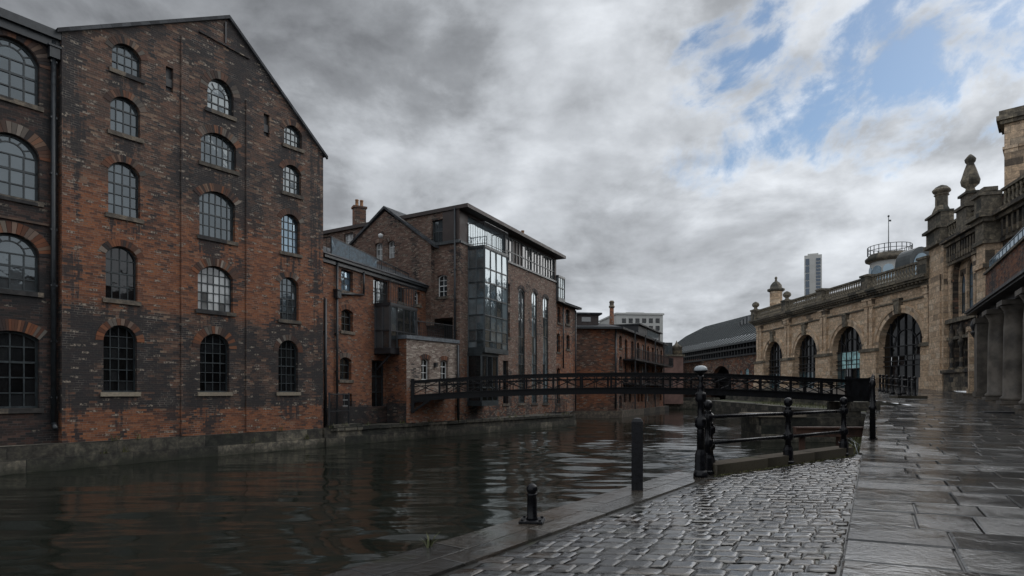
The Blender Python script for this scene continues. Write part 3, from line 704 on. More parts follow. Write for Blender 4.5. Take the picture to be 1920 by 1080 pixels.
# iron grille
gx0, gx1 = H.u(606), H.u(643)
G = thing('iron_grille', 'tall black iron bar grille in front of a house wall beside the mill', 'grille', H.w((gx0 + gx1) / 2, .35, ZQ))
b = MB(); zg0, zg1 = ZQ, H.z(625, 738)
for k in range(19): u = gx0 + (gx1 - gx0) * k / 18; b.bar(H.w(u, .35, zg0), H.w(u, .35, zg1), .024, .024)
b.build('bars', 'ironmatt', G)
b = MB()
for z in (zg0 + .1, zg0 + .75, zg1 - .03): b.bar(H.w(gx0, .35, z), H.w(gx1, .35, z), .05, .05)
for u in (gx0, gx1): b.bar(H.w(u, .35, zg0), H.w(u, .35, zg1 + .05), .07, .07)
b.build('frame', 'ironmatt', G)
b = MB(); b.box(gx0 - .1, gx1 + .6, .2, .7, ZQ, ZQ + .12, H); b.build('step', 'plinth', G)

# ---- brick extension carrying the bridge end
E = Q
el, er = E.u(762), E.u(859)
X_ = thing('brick_extension', 'weathered pale brick block with grey parapet where the footbridge lands', 'building', base(E, 810))
hs = [wpx(X_, E, 790, 805, 672, 712, kind='seg', cols=2, rows=3, fm='white', gm='glassdk', ring='ring', sill='sillclean'), wpx(X_, E, 826, 840, 675, 713, kind='seg', cols=2, rows=3, fm='white', gm='glassdk', ring='ring', sill='sillclean')]
wall(X_, E, [(el, ZQ + .02), (er, ZQ + .02), (er, 2.8), (el, 2.8)], hs, 'ext')
b = MB(); side(b, E, el, 0, -3.4, ZQ, 2.8); b.build('end_wall', 'house', X_); b = MB(); side(b, E, er, 0, -3.4, ZQ, 2.8); b.build('far_wall', 'ext', X_)
b = MB(); b.box(el - .08, er + .03, -3.4, .09, 2.803, 3.0, E); b.build('parapet', 'lead', X_)
railing('terrace_railing', X_, [E.w(E.u(785), -.25, 3.0), E.w(er - .1, -.25, 3.0)], .85, .16)
b = MB(); u = E.u(810); b.box(E.u(813) , E.u(817), .003, .16, E.z(815, 688), E.z(815, 680), E); b.build('vent', 'ironmatt', X_)
downpipe(X_, E, [(er - .12, .1, 2.7), (er - .12, .1, ZQ)], .07)
wl = thing('wall_lantern', 'small black lantern box fixed on the brick end wall beside the footbridge', 'lamp', H.w(H.u(748), .2, H.z(748, 715)))
b = MB(); uu = H.u(748); b.box(uu - .12, uu + .12, .02, .3, H.z(748, 728), H.z(748, 711), H); b.bar(H.w(uu, .0, H.z(748, 706)), H.w(uu, .3, H.z(748, 705)), .05); b.build('housing', 'ironmatt', wl)
b = MB(); b.box(uu - .1, uu + .1, .04, .28, H.z(748, 711) + .003, H.z(748, 706), H); b.build('lens', 'capstone', wl)

# ---- tall brown-brick block with glass bay
SD = Fr(862, 35.5, -1.683); FRN = Fr(862, 35.5, .505)
Zm, Zl = 10.85, 8.85
D_ = thing('brick_block', 'tall brown brick block with glass corner bay and glazed top storey', 'building', base(FRN, 862))
su = SD.u(600)
hs = [wpx(D_, SD, 820, 838, 515, 556, kind='seg', rise=.12, cols=2, rows=4, fm='white', gm='glass', ring='mid')]
op = [(SD.u(802), SD.z(825, 640)), (SD.u(849), SD.z(825, 640)), (SD.u(849), SD.z(825, 597)), (SD.u(802), SD.z(825, 597))]
hs.append(op)
wall(D_, SD, [(su, ZQ), (0, ZQ), (0, Zl), (su, Zl)], hs, 'mid', rev=1.6)
b = MB(); b.box(op[0][0] - .1, op[1][0] + .1, -1.7, -1.6, op[0][1] - .1, op[2][1] + .1, SD); b.build('loggia_back', 'void', D_)
hs2 = [wpx(D_, SD, 809, 830, 412, 455, kind='flat', cols=2, rows=2, fm='steel', gm='glass', sill=None), wpx(D_, SD, 645, 662, 437, 462, kind='flat', cols=2, rows=2, fm='white', gm='glasspale', sill=None)]
wall(D_, SD, [(su, Zl), (0, Zl), (0, Zm), (su, Zm)], hs2, 'mid', name='upper_wall')
b = MB(); b.box(SD.u(831), -.02, .01, .05, Zl + .16, Zm - .05, SD); b.build('cladding', 'clad', D_)
b = MB(); b.box(SD.u(800), .02, .003, .14, Zl - .05, Zl + .13, SD); b.box(-.02, FRN.u(1043), .003, .1, Zl - .05, Zl + .08, FRN); b.build('ledge', 'steel', D_)
# gable in front of the side wall
hs3 = [wpx(D_, SD.off(.34), 703, 717, 455, 490, kind='seg', rise=.1, cols=2, rows=3, fm='white', gm='glasspale', sill=None, ring='mid'), wpx(D_, SD.off(.34), 727, 740, 451, 484, kind='seg', rise=.1, cols=2, rows=3, fm='white', gm='glasspale', sill=None, ring='mid')]
S2 = SD.off(.34)
gl, gr, gp = S2.u(655), S2.u(808), S2.u(722)
wall(D_, S2, [(gl, 4), (gr, 4), (gr, S2.z(808, 458)), (gp, S2.z(722, 396)), (gl, S2.z(655, 462))], hs3, 'mid', name='gable_wall')
b = MB(); side(b, S2, gr, 0, -.34, 4, S2.z(808, 458)); side(b, S2, gl, 0, -.34, 4, S2.z(655, 462)); b.build('gable_return', 'mid', D_)
b = MB()
for (ua, za) in ((gl - .1, S2.z(655, 466)), (gr + .35, S2.z(815, 464))):
    zb = S2.z(722, 393) + .05; q = [(ua, za), (gp, zb), (gp, zb + .16), (ua, za + .16)]; b.prism(q, -2.5, .14, S2)
b.build('gable_coping', 'slate', D_)
# front
hf = []
hf.append(wpx(D_, FRN, 949, 956, 531, 569, kind='flat', cols=1, rows=2, fm='white', gm='glass'))
for (a, c, y) in ((972, 984, 541), (997, 1007, 547), (1018, 1028, 557)):
    z0, z1 = FRN.z((a + c) / 2, 756), FRN.z((a + c) / 2, y)
    zz = [z0, z0 + 1.4, FRN.z((a+c)/2, 683), FRN.z((a+c)/2, 664), FRN.z((a+c)/2, 632), FRN.z((a+c)/2, 596), z1]
    hf.append(window(D_, FRN, FRN.u(a), FRN.u(c), z0, z1, 'seg', cols=2, rows=6, fm='frame', gm='glass' if a < 980 else 'glassbay', ring='wing', rowz=zz, bar=.06, rise=.25, dep=.05))
    b = MB(); b.box(FRN.u(a) + .02, FRN.u(c) - .02, -.25, -.19, zz[2], zz[3], FRN); b.build('spandrel_panel', 'steel' if a > 990 else 'timber', D_)
hf.append(wpx(D_, FRN, 943, 953, 676, 757, kind='flat', cols=2, rows=3, fm='frame', gm='glassdk'))
hf.append(wpx(D_, FRN, 948, 956, 586, 632, kind='flat', cols=1, rows=2, fm='white', gm='glass'))
fe = FRN.u(1043)
wall(D_, FRN, [(0, ZQ), (fe, ZQ), (fe, Zl - .05), (0, Zl - .05)], hf, 'mid', name='front_wall')
b = MB(); side(b, FRN, fe, 0, -11, ZQ, Zm); b.build('end_wall', 'mid', D_)
# glazed top storey
tz0, tz1 = Zl + .09, Zm - .2
b = MB(); pn = MB(); ua, ub = FRN.u(950), FRN.u(1040); n_ = 16
for k in range(n_ + 1):
    u = ua + (ub - ua) * k / n_; w_ = .1 if k % 2 == 0 else .05; b.box(u - w_ / 2, u + w_ / 2, -.16, -.06, tz0, tz1, FRN)
for z in (tz0 + .03, tz0 + .42 * (tz1 - tz0), tz1 - .05): b.box(ua, ub, -.15, -.075, z - .035, z + .035, FRN)
gz = b.build('glazed_storey', 'steel', D_)
pn2 = MB()
for k in range(n_):
    a, c = ua + (ub - ua) * k / n_, ua + (ub - ua) * (k + 1) / n_; t1 = R.gauss(0, .03); tgt = pn2 if k in (2, 3, 4) else pn
    tgt.poly([FRN.w(a, -.12 - t1 * .5, tz0), FRN.w(c, -.12 + t1 * .5, tz0), FRN.w(c, -.12 + t1 * .5, tz1), FRN.w(a, -.12 - t1 * .5, tz1)])
pn.build('pane', 'glasspale', gz); pn2.build('shutter', 'clad', gz)
b = MB(); b.box(0, FRN.u(878), -.3, -.02, tz0, tz1 + .2, FRN); b.box(fe - .3, fe, -.3, 0, tz0, tz1 + .2, FRN); b.box(0, fe, -.3, -.02, tz1, Zm, FRN); b.build('corner_post', 'clad', D_)
gwn = MB(); gwn.box(FRN.u(878), FRN.u(950), -.3, -.2, tz0, tz1, FRN); gwn.build('balcony_glazing', 'glassbay', D_)
# roof
ov = .65; rb = MB()
c = [SD.w(su, .16, Zm + .16), SD.w(0, .16, Zm + .16) + FRN.n * ov, FRN.w(fe + .5, ov, Zm + .16), FRN.w(fe + .5, -11.5, Zm + .16), SD.w(su, -9, Zm + .16)]
dn = Vector((0, 0, -.22))
rp = FRN.w(fe * .75, -4.5, Zm + 1.15); rq = SD.w(SD.u(760), -4.2, Zm + 1.15)
for p in ([c[0], c[1], rq], [c[1], c[2], rp, rq], [c[2], c[3], rp], [c[3], c[4], c[0], rq, rp]): quad(rb, p)
rb.build('roof', 'slate', D_)
b = MB()
for i in (0, 1):
    quad(b, [c[i], c[i + 1], c[i + 1] + dn, c[i] + dn])
    inn = [SD.w(su, 0, Zm - .06), SD.w(0, 0, Zm - .06), FRN.w(fe + .5, 0, Zm - .06)]
    quad(b, [c[i] + dn, c[i + 1] + dn, inn[i + 1], inn[i]])
quad(b, [c[2], c[3], c[3] + dn, c[2] + dn])
b.build('fascia', 'clad', D_)
def chimney(root, c, w_, z0, z1, pots, mt='far', pot='terracotta'):
    b = MB(); f = AX((c[0], c[1], 0), .5)
    b.box(-w_, w_, -w_ * .7, w_ * .7, z0, z1, f); b.box(-w_ * 1.18, w_ * 1.18, -w_ * .85, w_ * .85, z1 - .14, z1, f)
    o = b.build('chimney', mt, root); b = MB()
    for k in range(pots): b.lathe([(.13, 0), (.15, .05), (.12, .1), (.115, .42), (.14, .45), (.13, .5)], f.w((k - (pots - 1) / 2) * .34, 0, z1), 10)
    b.build('pot', pot, o)
chimney(D_, (-.2535 * 43.5, 43.5), .42, Zm, 13.35, 2)
chimney(D_, (.0177 * 48, 48), .2, Zm, 12.35, 1)
# glass bay on the corner
P0 = FRN.u(878); P1 = FRN.u(878) + (FRN.off(1.12).u(950) - FRN.off(1.12).u(907))
b1 = bay(D_, FRN, P0, P1, 1.12, FRN.z(895, 655), Zl - .25, 4, (0, .07, .18, .33, .5, .66, .8, 1), 2, 'glass_bay', 'glassbay', 'frame', lights=(.34, .67))
railing('balcony_railing', D_, [FRN.w(P0, 0, Zl - .06), FRN.w(P0, 1.15, Zl - .06), FRN.w(P1, 1.15, Zl - .06), FRN.w(P1, 0, Zl - .06)], 1.35, .16, 'ironmatt')
b2 = bay(D_, FRN, FRN.u(877), FRN.u(877) + 2.0, .95, FRN.z(890, 752), FRN.z(890, 668), 3, (0, .3, 1), 1, 'lower_bay', 'glassdk', 'frame')
downpipe(D_, SD, [(SD.u(801), .1, SD.z(801, 475)), (SD.u(801), .1, 3)], .06, [(SD.u(801), .1, SD.z(801, 475))])
downpipe(D_, SD, [(SD.u(855), .12, Zm), (SD.u(855), .12, 1)], .06)
lm = thing('wall_lamp', 'white globe lamp on a bracket between two gable windows', 'lamp', S2.w(S2.u(721), .1, S2.z(721, 446)))
b = MB(); u = S2.u(721); z = S2.z(721, 440); b.pipe([S2.w(u, 0, z), S2.w(u, .2, z + .15), S2.w(u, .35, z)], .025); b.build('bracket', 'ironmatt', lm)
b = MB(); b.lathe([(.03, .16), (.14, .1), (.16, 0), (.11, -.1), (.02, -.14)], S2.w(u, .35, z - .16), 10); b.build('globe', 'white', lm)
# lower wing at the end of the block
W2 = FRN.off(-.35); wa, wb = W2.u(1041), W2.u(1079); zwg = 7.45
N_ = thing('brick_wing', 'narrow lower brick wing with projecting eaves at the far end of the block', 'building', base(W2, 1060))
hs = [wpx(N_, W2, a, c, y0, y1, kind='seg', rise=.15, cols=2, rows=3, gm='glass', fm='frame', ring='far') for a, c, y0, y1 in ((1045, 1051, 575, 605), (1061, 1068, 580, 608), (1044, 1050, 625, 660), (1062, 1068, 628, 655), (1044, 1050, 690, 757))]
wall(N_, W2, [(wa, ZQ), (wb, ZQ), (wb, zwg), (wa, zwg)], hs, 'far')
b = MB(); side(b, W2, wb, 0, -9, ZQ, zwg); b.build('end_wall', 'far', N_)
b = MB(); quad(b, [W2.w(wa, .5, zwg + .03), W2.w(wb + .45, .5, zwg + .03), W2.w(wb - 1.5, -4, zwg + 1.7), W2.w(wa, -4, zwg + 1.7)]); quad(b, [W2.w(wb + .45, .5, zwg + .03), W2.w(wb + .45, -9, zwg + .03), W2.w(wb - 1.5, -4, zwg + 1.7)])
b.box(wa, wb + .4, .002, .45, zwg - .12, zwg + .01, W2); b.build('roof', 'slate', N_)
bay(N_, W2, W2.u(1036), W2.u(1036) + 1.3, .5, W2.z(1040, 560), W2.z(1040, 522), 3, (0, .5, 1), 2, 'glass_lookout', 'glassbay', 'steel')
downpipe(N_, W2, [(W2.u(1054), .12, 7.2), (W2.u(1054), .12, 2)], .06); downpipe(N_, W2, [(W2.u(1077), .12, 7.2), (W2.u(1077), .12, ZQ)], .06)
rl = thing('quay_railing', 'black railing on the stone quay end below the brick wing', 'railing', Q.w(Q.u(1070), -.6, ZQ))
railing('bars', rl, [Q.w(Q.u(1052), -.5, ZQ), Q.w(u3 - .3, -.5, ZQ), Q.w(u3 - .3, -4.5, ZQ)], 1.1, .18)

# ---- rust brick warehouse with balconies
VS = Fr(1157, 58.9, .42 / -4.77 * -1 if 0 else 11.0); VF = Fr(1157, 58.9, .47)
V_ = thing('balcony_warehouse', 'long rust brick warehouse with iron balconies and a hipped slate roof', 'building', base(VF, 1157))
vs0 = VS.u(1072); zv = 6.2; vfe = VF.u(1246)
wall(V_, VS, [(vs0, ZQ - .2), (0, ZQ - .2), (0, zv), (vs0, zv)], [], 'far', name='side_wall')
hs = []
for (y0, y1) in ((629, 653), (668, 691), (741, 766)): hs.append(wpx(V_, VF, 1161, 1166, y0, y1, kind='seg', rise=.2, cols=2, rows=3, gm='glass', fm='frame'))
for zf in (4.35, 1.95):
    for a, gmx in ((2.9, 'glass'), (5.6, 'glass'), (8.2, 'glassdk'), (10.7, 'glasspale'), (13.2, 'glass'), (15.8, 'glass'), (18.5, 'glasspale'), (20.9, 'glass')): hs.append(window(V_, VF, a, a + 1.1, zf - 1.0, zf + 1.1, 'seg', cols=2, rows=3, fm='frame' if gmx != 'glasspale' else 'white', gm=gmx, sill=None))
for a in (2.6, 4.6, 8.4, 10.0, 13.4, 17.0, 20.6): hs.append(window(V_, VF, a, a + 1.0, -1.1, .9, 'flat', cols=2, rows=3, fm='frame' if a != 13.4 else 'white', gm='glassdk' if a != 13.4 else 'glasspale', sill=None))
wall(V_, VF, [(0, ZQ - .2), (vfe, ZQ - .2), (vfe, zv), (0, zv)], hs, 'far', name='front_wall')
b = MB(); e = .4; zr_ = zv + .12
p0, p1, p2, p3 = VS.w(vs0, e, zr_), VS.w(0, e, zr_) + VF.n * e, VF.w(vfe + .3, e, zr_), VF.w(vfe + .3, -9, zr_); p4 = VS.w(vs0, -9, zr_)
r0 = VF.w(4.5, -4.6, zr_ + 1.35); r1 = VF.w(vfe - 3, -4.6, zr_ + 1.35)
quad(b, [p0, p1, r0]); quad(b, [p1, p2, r1, r0]); quad(b, [p2, p3, r1]); quad(b, [p3, p4, p0, r0, r1]); b.build('roof', 'slate', V_)
b = MB()
for pa, pb in ((p0, p1), (p1, p2)): b.bar(pa - Vector((0, 0, .1)), pb - Vector((0, 0, .1)), .2, .2)
b.build('gutter', 'pipe', V_)
for zf in (3.2, .75):
    b = MB(); b.box(2.2, vfe - 1, .003, 1.3, zf, zf + .16, VF); bo = b.build('balcony', 'ironmatt', V_)
    railing('railing', bo, [VF.w(2.25, 0, zf + .16), VF.w(2.25, 1.25, zf + .16), VF.w(vfe - 1.05, 1.25, zf + .16)], 1.05, .22)
for a in (2.4, 7, 12, 17): b = MB(); b.bar(VF.w(a, 1.2, -1.7), VF.w(a, 1.2, zv - .1), .12, .12); b.build('post', 'ironmatt', V_)
downpipe(V_, VS, [(-.15, .1, zv), (-.15, .1, ZQ)], .08)
b = MB(); b.box(2.2, 4.2, -.001 + .004, .05, VS.z(1140, 655) , VS.z(1140, 630), VS.off(0)) if 0 else None
b.box(11.0, vfe - .4, -3.6, -.5, zv + .15, zv + 1.5, VF); ro_ = b.build('roof_storey', 'ironmatt', V_)
b = MB(); b.box(10.8, vfe - .1, -3.8, -.2, zv + 1.503, zv + 1.65, VF); b.build('roof_slab', 'ironmatt', ro_)
b = MB()
for k in range(7): a = 15.5 + k * .95; b.box(a, a + .8, -.505, -.47, zv + .6, zv + 1.4, VF)
b.build('pane', 'glass', ro_)
b = MB(); sc_ = VS.u(1098); b.box(sc_ - 1.9, sc_ + 1.5, -4.5, -.9, zv + .3, zv + 1.45, VS); dm = b.build('dormer', 'clad', V_)
b = MB(); b.box(sc_ - 2.2, sc_ + 1.8, -4.8, -.6, zv + 1.453, zv + 1.62, VS); b.build('roof', 'slate', dm)
b = MB(); b.box(sc_ - .2, sc_ + .7, -.897, -.85, zv + .75, zv + 1.2, VS); b.build('pane', 'glasspale', dm)
K2 = thing('canal_wall', 'concrete and stone canal edge under the balcony warehouse', 'wall', VF.w(0, 0, ZW))
b = MB(); b.box(vs0 - 3, .25, -8, .35, ZW - 1, -1.86, VS); b.box(.27, vfe + 1, -8, .4, ZW - 1, -1.852, VF); b.build('footing', 'sill', K2)
# ---- small house, stack and white block behind
Y0 = 86
sh = Fr(1247, Y0, 12.0)
s_ = thing('rooftop_house', 'small pinkish brick house with a flat roof between warehouse and train shed', 'house', base(sh, 1262, -1.7))
sa, sb_ = sh.u(1244), sh.u(1281); z1 = sh.z(1260, 668)
hs = [wpx(s_, sh, 1254, 1263, 672, 688, kind='flat', cols=2, rows=2, gm='glassdk', sill=None), wpx(s_, sh, 1268, 1275, 700, 715, kind='flat', cols=2, rows=2, gm='glassdk', sill=None)]
wall(s_, sh, [(sa, -1.7), (sb_, -1.7), (sb_, z1), (sa, z1)], hs, 'pink')
b = MB(); side(b, sh, sb_, 0, -6, -1.7, z1); side(b, sh, sa, 0, -6, -1.7, z1); b.box(sa - .2, sb_ + .2, -6, .2, z1, z1 + .25, sh); b.build('roof_slab', 'trim', s_)
hs = []
b = MB(); b.box(sa + .3, sb_ - 1.4, -5, -.5, z1 + .25, z1 + 2.0, sh); b.build('upper_storey', 'steel', s_); b = MB(); b.box(sa + .6, sb_ - 1.7, -.497, -.45, z1 + .6, z1 + 1.7, sh); b.build('pane', 'glass', s_)
b = MB(); b.lathe([(.8, 0), (.8, 1.1), (.9, 1.2), (.3, 1.6), (.08, 2.0), (.02, 2.2)], sh.w(sb_ - .4, -1.6, z1 + .2), 12); b.build('turret', 'trim', s_)
ck = thing('factory_chimney', 'slim brick factory chimney standing behind the balcony warehouse', 'chimney', (.1655 * 105, 105, 0))
b = MB(); b.lathe([(.5, -1), (.4, 12), (.36, 14.6)], (.1655 * 105, 105, 0), 14); b.build('shaft', 'shedbrick', ck)
b = MB(); b.lathe([(.38, 14.6), (.52, 14.75), (.52, 14.95), (.38, 15.05), (.38, 15.5), (.48, 15.6), (.3, 15.9)], (.1655 * 105, 105, 0), 14); b.build('crown', 'stonedk', ck)
wb_ = Fr(1155, 125, 9.0)
wk = thing('white_block', 'flat-roofed white rendered block with square windows above the warehouse roofs', 'building', base(wb_, 1198, 0))
wa, wb2 = wb_.u(1156), wb_.u(1243); zt_ = wb_.z(1190, 590)
hs = [wpx(wk, wb_, 1166 + k * 12.6, 1174 + k * 12.6, 597, 606, kind='flat', cols=2, rows=1, gm='glassdk', fm='frame', sill=None) for k in range(6)]
hs += [wpx(wk, wb_, 1166 + k * 12.6, 1174 + k * 12.6, 611, 620, kind='flat', cols=2, rows=1, gm='glassdk', fm='frame', sill=None) for k in range(6)]
wall(wk, wb_, [(wa, -1), (wb2, -1), (wb2, zt_), (wa, zt_)], hs, 'concrete')
b = MB(); side(b, wb_, wb2, 0, -14, -1, zt_); side(b, wb_, wa, 0, -14, -1, zt_); b.box(wa - .2, wb2 + .2, -14, .25, zt_, zt_ + .35, wb_); b.box(wa + 3, wb2 - 3, -9, -3, zt_ + .35, zt_ + .9, wb_); b.build('roof', 'concrete', wk)

# ================================================================ RIGHT SIDE
def zg(Y): return -1.55 if Y < 15.2 else (-1.55 + .0438 * (Y - 15.2) if Y < 60 else .412)
# ---- railway station front with arches
ST_ = Fr(1752, 56.3, -.04)
U = lambda Y: -(Y - 56.3) * 1.0008
G0 = .2
far = ST_.u(1418)
s1 = thing('station_hall', 'buff sandstone station front with four great glazed arches and a balustrade', 'building', ST_.w(far / 2, 0, G0))
ZC = 10.6                                   # underside of the cornice
ac = [U(61.0), U(70.0), U(79.05), U(87.9)]
hw = [3.3, 2.95, 2.85, 2.7]
SP = 4.7
holes = []
def big_arch(u, hw_, k):
    n = 20; top = SP + hw_
    o = [(u - hw_, G0), (u + hw_, G0), (u + hw_, SP)] + [(u + hw_ * math.cos(math.pi * i / n), SP + hw_ * math.sin(math.pi * i / n)) for i in range(1, n)] + [(u - hw_, SP)]
    holes.append(o)
    # archivolt: two stepped rings of voussoirs
    for (r0, r1, dd) in ((hw_ + .005, hw_ + .42, .10), (hw_ + .43, hw_ + .75, .2)):
        b = MB(); m_ = 17
        for i in range(m_):
            a0, a1 = math.pi * (i + .02) / m_, math.pi * (i + .98) / m_; am = (a0 + a1) / 2
            q = [(u + r * math.cos(a), SP + r * math.sin(a)) for r, a in ((r0, a0), (r1, a0), (r1, am), (r1, a1), (r0, a1), (r0, am))]
            c = R.random() * 90; A_ = [ST_.w(x, dd, z) for x, z in q]; B2 = [ST_.w(x, -.3, z) for x, z in q]
            b.poly(A_, [(c + (x - u) * .1, z * .1) for x, z in q])
            for j in range(6): b.poly([A_[j], A_[(j+1) % 6], B2[(j+1) % 6], B2[j]], [(c, 3.1)] * 4)
        b.build('archivolt', 'stone', s1)
    b = MB(); z0 = SP + hw_; b.prism([(u - .3, z0 - .1), (u + .3, z0 - .1), (u + .45, z0 + 1.25), (u - .45, z0 + 1.25)], .003, .42, ST_); b.box(u - .52, u + .52, .003, .5, z0 + 1.253, z0 + 1.45, ST_); b.build('keystone', 'trim', s1)
    # glazed screen set back in the arch
    f = lambda x: SP + math.sqrt(max(0, hw_ * hw_ - (x - u) ** 2))
    dd = -.6; b = MB(); cols = 6; bar = .06
    for i in range(1, cols):
        x = u - hw_ + 2 * hw_ * i / cols; b.box(x - bar / 2, x + bar / 2, dd, dd + .12, G0, f(x), ST_)
    for z in (G0 + 2.5, G0 + 3.0, SP, SP + .5 * 0 - 1.0 + .0):
        b.box(u - hw_, u + hw_, dd - .01, dd + .135, z - .05, z + .05, ST_)
    for i in range(1, 6):
        a = math.pi * i / 6; b.bar(ST_.w(u + hw_ * .5 * math.cos(a), dd + .05, SP + hw_ * .5 * math.sin(a)), ST_.w(u + hw_ * math.cos(a), dd + .05, SP + hw_ * math.sin(a)), .06)
    for i in range(16):
        a, c = math.pi * i / 16, math.pi * (i + 1) / 16; b.bar(ST_.w(u + hw_ * .5 * math.cos(a), dd + .05, SP + hw_ * .5 * math.sin(a)), ST_.w(u + hw_ * .5 * math.cos(c), dd + .05, SP + hw_ * .5 * math.sin(c)), .06)
    sc = b.build('arch_window', 'ironmatt', s1)
    p = MB(); pt = MB(); pl = MB()
    zs_ = [G0, G0 + 2.5, G0 + 3.0, SP - 1.0, SP]
    for i in range(cols):
        x0, x1 = u - hw_ + 2 * hw_ * i / cols, u - hw_ + 2 * hw_ * (i + 1) / cols
        for za, zb in zip(zs_, zs_[1:]):
            t1 = R.gauss(0, .012); tgt = p
            if k >= 2 and za < 2.6: tgt = pt
            if k == 1 and (2.4 < za < 3.9): tgt = pl if i in (1, 2, 3, 4) else pt
            if k == 1 and za < 2.4 and i not in (2, 3): tgt = pt
            tgt.poly([ST_.w(x0, dd - .02 - t1, za), ST_.w(x1, dd - .02 + t1, za), ST_.w(x1, dd - .02 + t1, zb), ST_.w(x0, dd - .02 - t1, zb)])
        xs = [x0 + (x1 - x0) * q / 5 for q in range(6)]
        p.poly([ST_.w(x0, dd - .02, SP), ST_.w(x1, dd - .02, SP)] + [ST_.w(x, dd - .02, f(x) + .03) for x in reversed(xs)])
    p.build('pane', 'glassdk', sc)
    if pt.f: pt.build('lower_pane', 'glassteal', sc)
    if pl.f: pl.build('lit_pane', 'litwin', sc)
for k, (u, h) in enumerate(zip(ac, hw)): big_arch(u, h, k)
wall(s1, ST_, [(far, G0), (0, G0), (0, ZC), (far, ZC)], holes, 'stone', rev=.9)
# piers below the springing, pilaster pairs above
edges = [far + .1] + [(ac[i] - hw[i]) for i in range(3, -1, -1)] ; 
spans = [(far, ac[3] - hw[3])] + [(ac[k] + hw[k], ac[k - 1] - hw[k - 1]) for k in (3, 2, 1)] + [(ac[0] + hw[0], -.02)]
for (a, c) in spans:
    b = MB(); b.box(a + .02, c - .02, .003, .34, G0 + 1.2, SP - .35, ST_); b.box(a - .03, c + .03 if c < -.1 else c, .003, .46, G0, G0 + 1.197, ST_); b.build('pier', 'stone', s1)
    b = MB(); b.box(a - .08, c + .06 if c < -.1 else c, .003, .5, SP - .347, SP - .15, ST_); b.box(a - .02, c, .003, .4, SP - .147, SP + .02, ST_); b.build('impost', 'trim', s1)
    c0 = (a + c) / 2; 
    if c - a < 2.2: c0 = a + .6 if a == far else c0
    offs = (-.42, .42) if c - a > 2.2 else (0,)
    for o in offs:
        b = MB(); b.box(c0 + o - .27, c0 + o + .27, .003, .3, SP + .023, ZC - 1.3, ST_); b.box(c0 + o - .36, c0 + o + .36, .003, .4, SP + .023, SP + .4, ST_)
        b.box(c0 + o - .34, c0 + o + .34, .003, .4, ZC - 1.297, ZC - .7, ST_); b.box(c0 + o - .42, c0 + o + .42, .003, .5, ZC - .697, ZC - .5, ST_); b.build('pilaster', 'stone', s1)
b = MB(); b.box(far - .1, -.01, .003, .18, ZC - 1.55, ZC - 1.4, ST_); b.build('string_course', 'trim', s1)
b = MB()
for z0, z1, dd in ((ZC - .45, ZC - .2, .3), (ZC - .197, ZC, .45), (ZC + .003, ZC + .22, .8), (ZC + .223, ZC + .45, 1.0)): b.box(far - dd * .6, -.02, -.6, dd, z0, z1, ST_)
n = int(-far / .55)
for k in range(n): b.box(far + k * .55, far + k * .55 + .24, .45, .66, ZC - .19, ZC - .01, ST_)
b.build('cornice', 'trim', s1)
def balustrade(root, fr, runs, z, h, d0, mt='trim', bm_='trim', gap=.42, n_side=8, ped=.62):
    o = MB()
    for a, c in runs:
        o.box(a, c, d0 - .16, d0 + .16, z, z + .28, fr); o.box(a, c, d0 - .2, d0 + .2, z + h - .2, z + h, fr)
    bo = o.build('balustrade', mt, root)
    proto = None
    prof = [(.11, 0), (.12, .06), (.075, .1), (.13, .3), (.135, .36), (.07, .62), (.065, .72), (.11, .76), (.11, h - .49)]
    for a, c in runs:
        k = max(1, int((c - a) / gap))
        for i in range(k):
            p = fr.w(a + (i + .5) * (c - a) / k, d0, z + .285)
            if proto is None:
                q = MB(); q.lathe(prof, p, n_side); proto = q.build('baluster', bm_, bo); p0 = p
            else:
                q = proto.copy(); COL.objects.link(q); q.location = p - p0; ROOT[q] = ROOT.get(bo, bo)
    return bo
zb = ZC + .453
peds = [far + .35] + [(spans[k][0] + spans[k][1]) / 2 for k in (1, 2, 3)] + [-.6]
runs = [(peds[i] + .62, peds[i + 1] - .62) for i in range(4)]
balustrade(s1, ST_, runs, zb, 1.5, .25)
for i, p in enumerate(peds):
    b = MB(); b.box(p - .6, p + .6, -.25, .75, zb, zb + 1.45, ST_); b.box(p - .7, p + .7, -.35, .85, zb + 1.453, zb + 1.68, ST_)
    if i in (0, 1):
        b.lathe([(.5, 0), (.3, .12), (.22, .3), (.5, .55), (.55, .8), (.42, 1.05), (.15, 1.2), (.05, 1.25)], ST_.w(p, .25, zb + 1.68), 12)
    b.build('pedestal', 'trim', s1)
b = MB(); b.box(far, -.02, -14, -.6, ZC + .1, ZC + .3, ST_); side(b, ST_, far, -14, 0, G0, ZC); b.build('roof_slab', 'trim', s1)
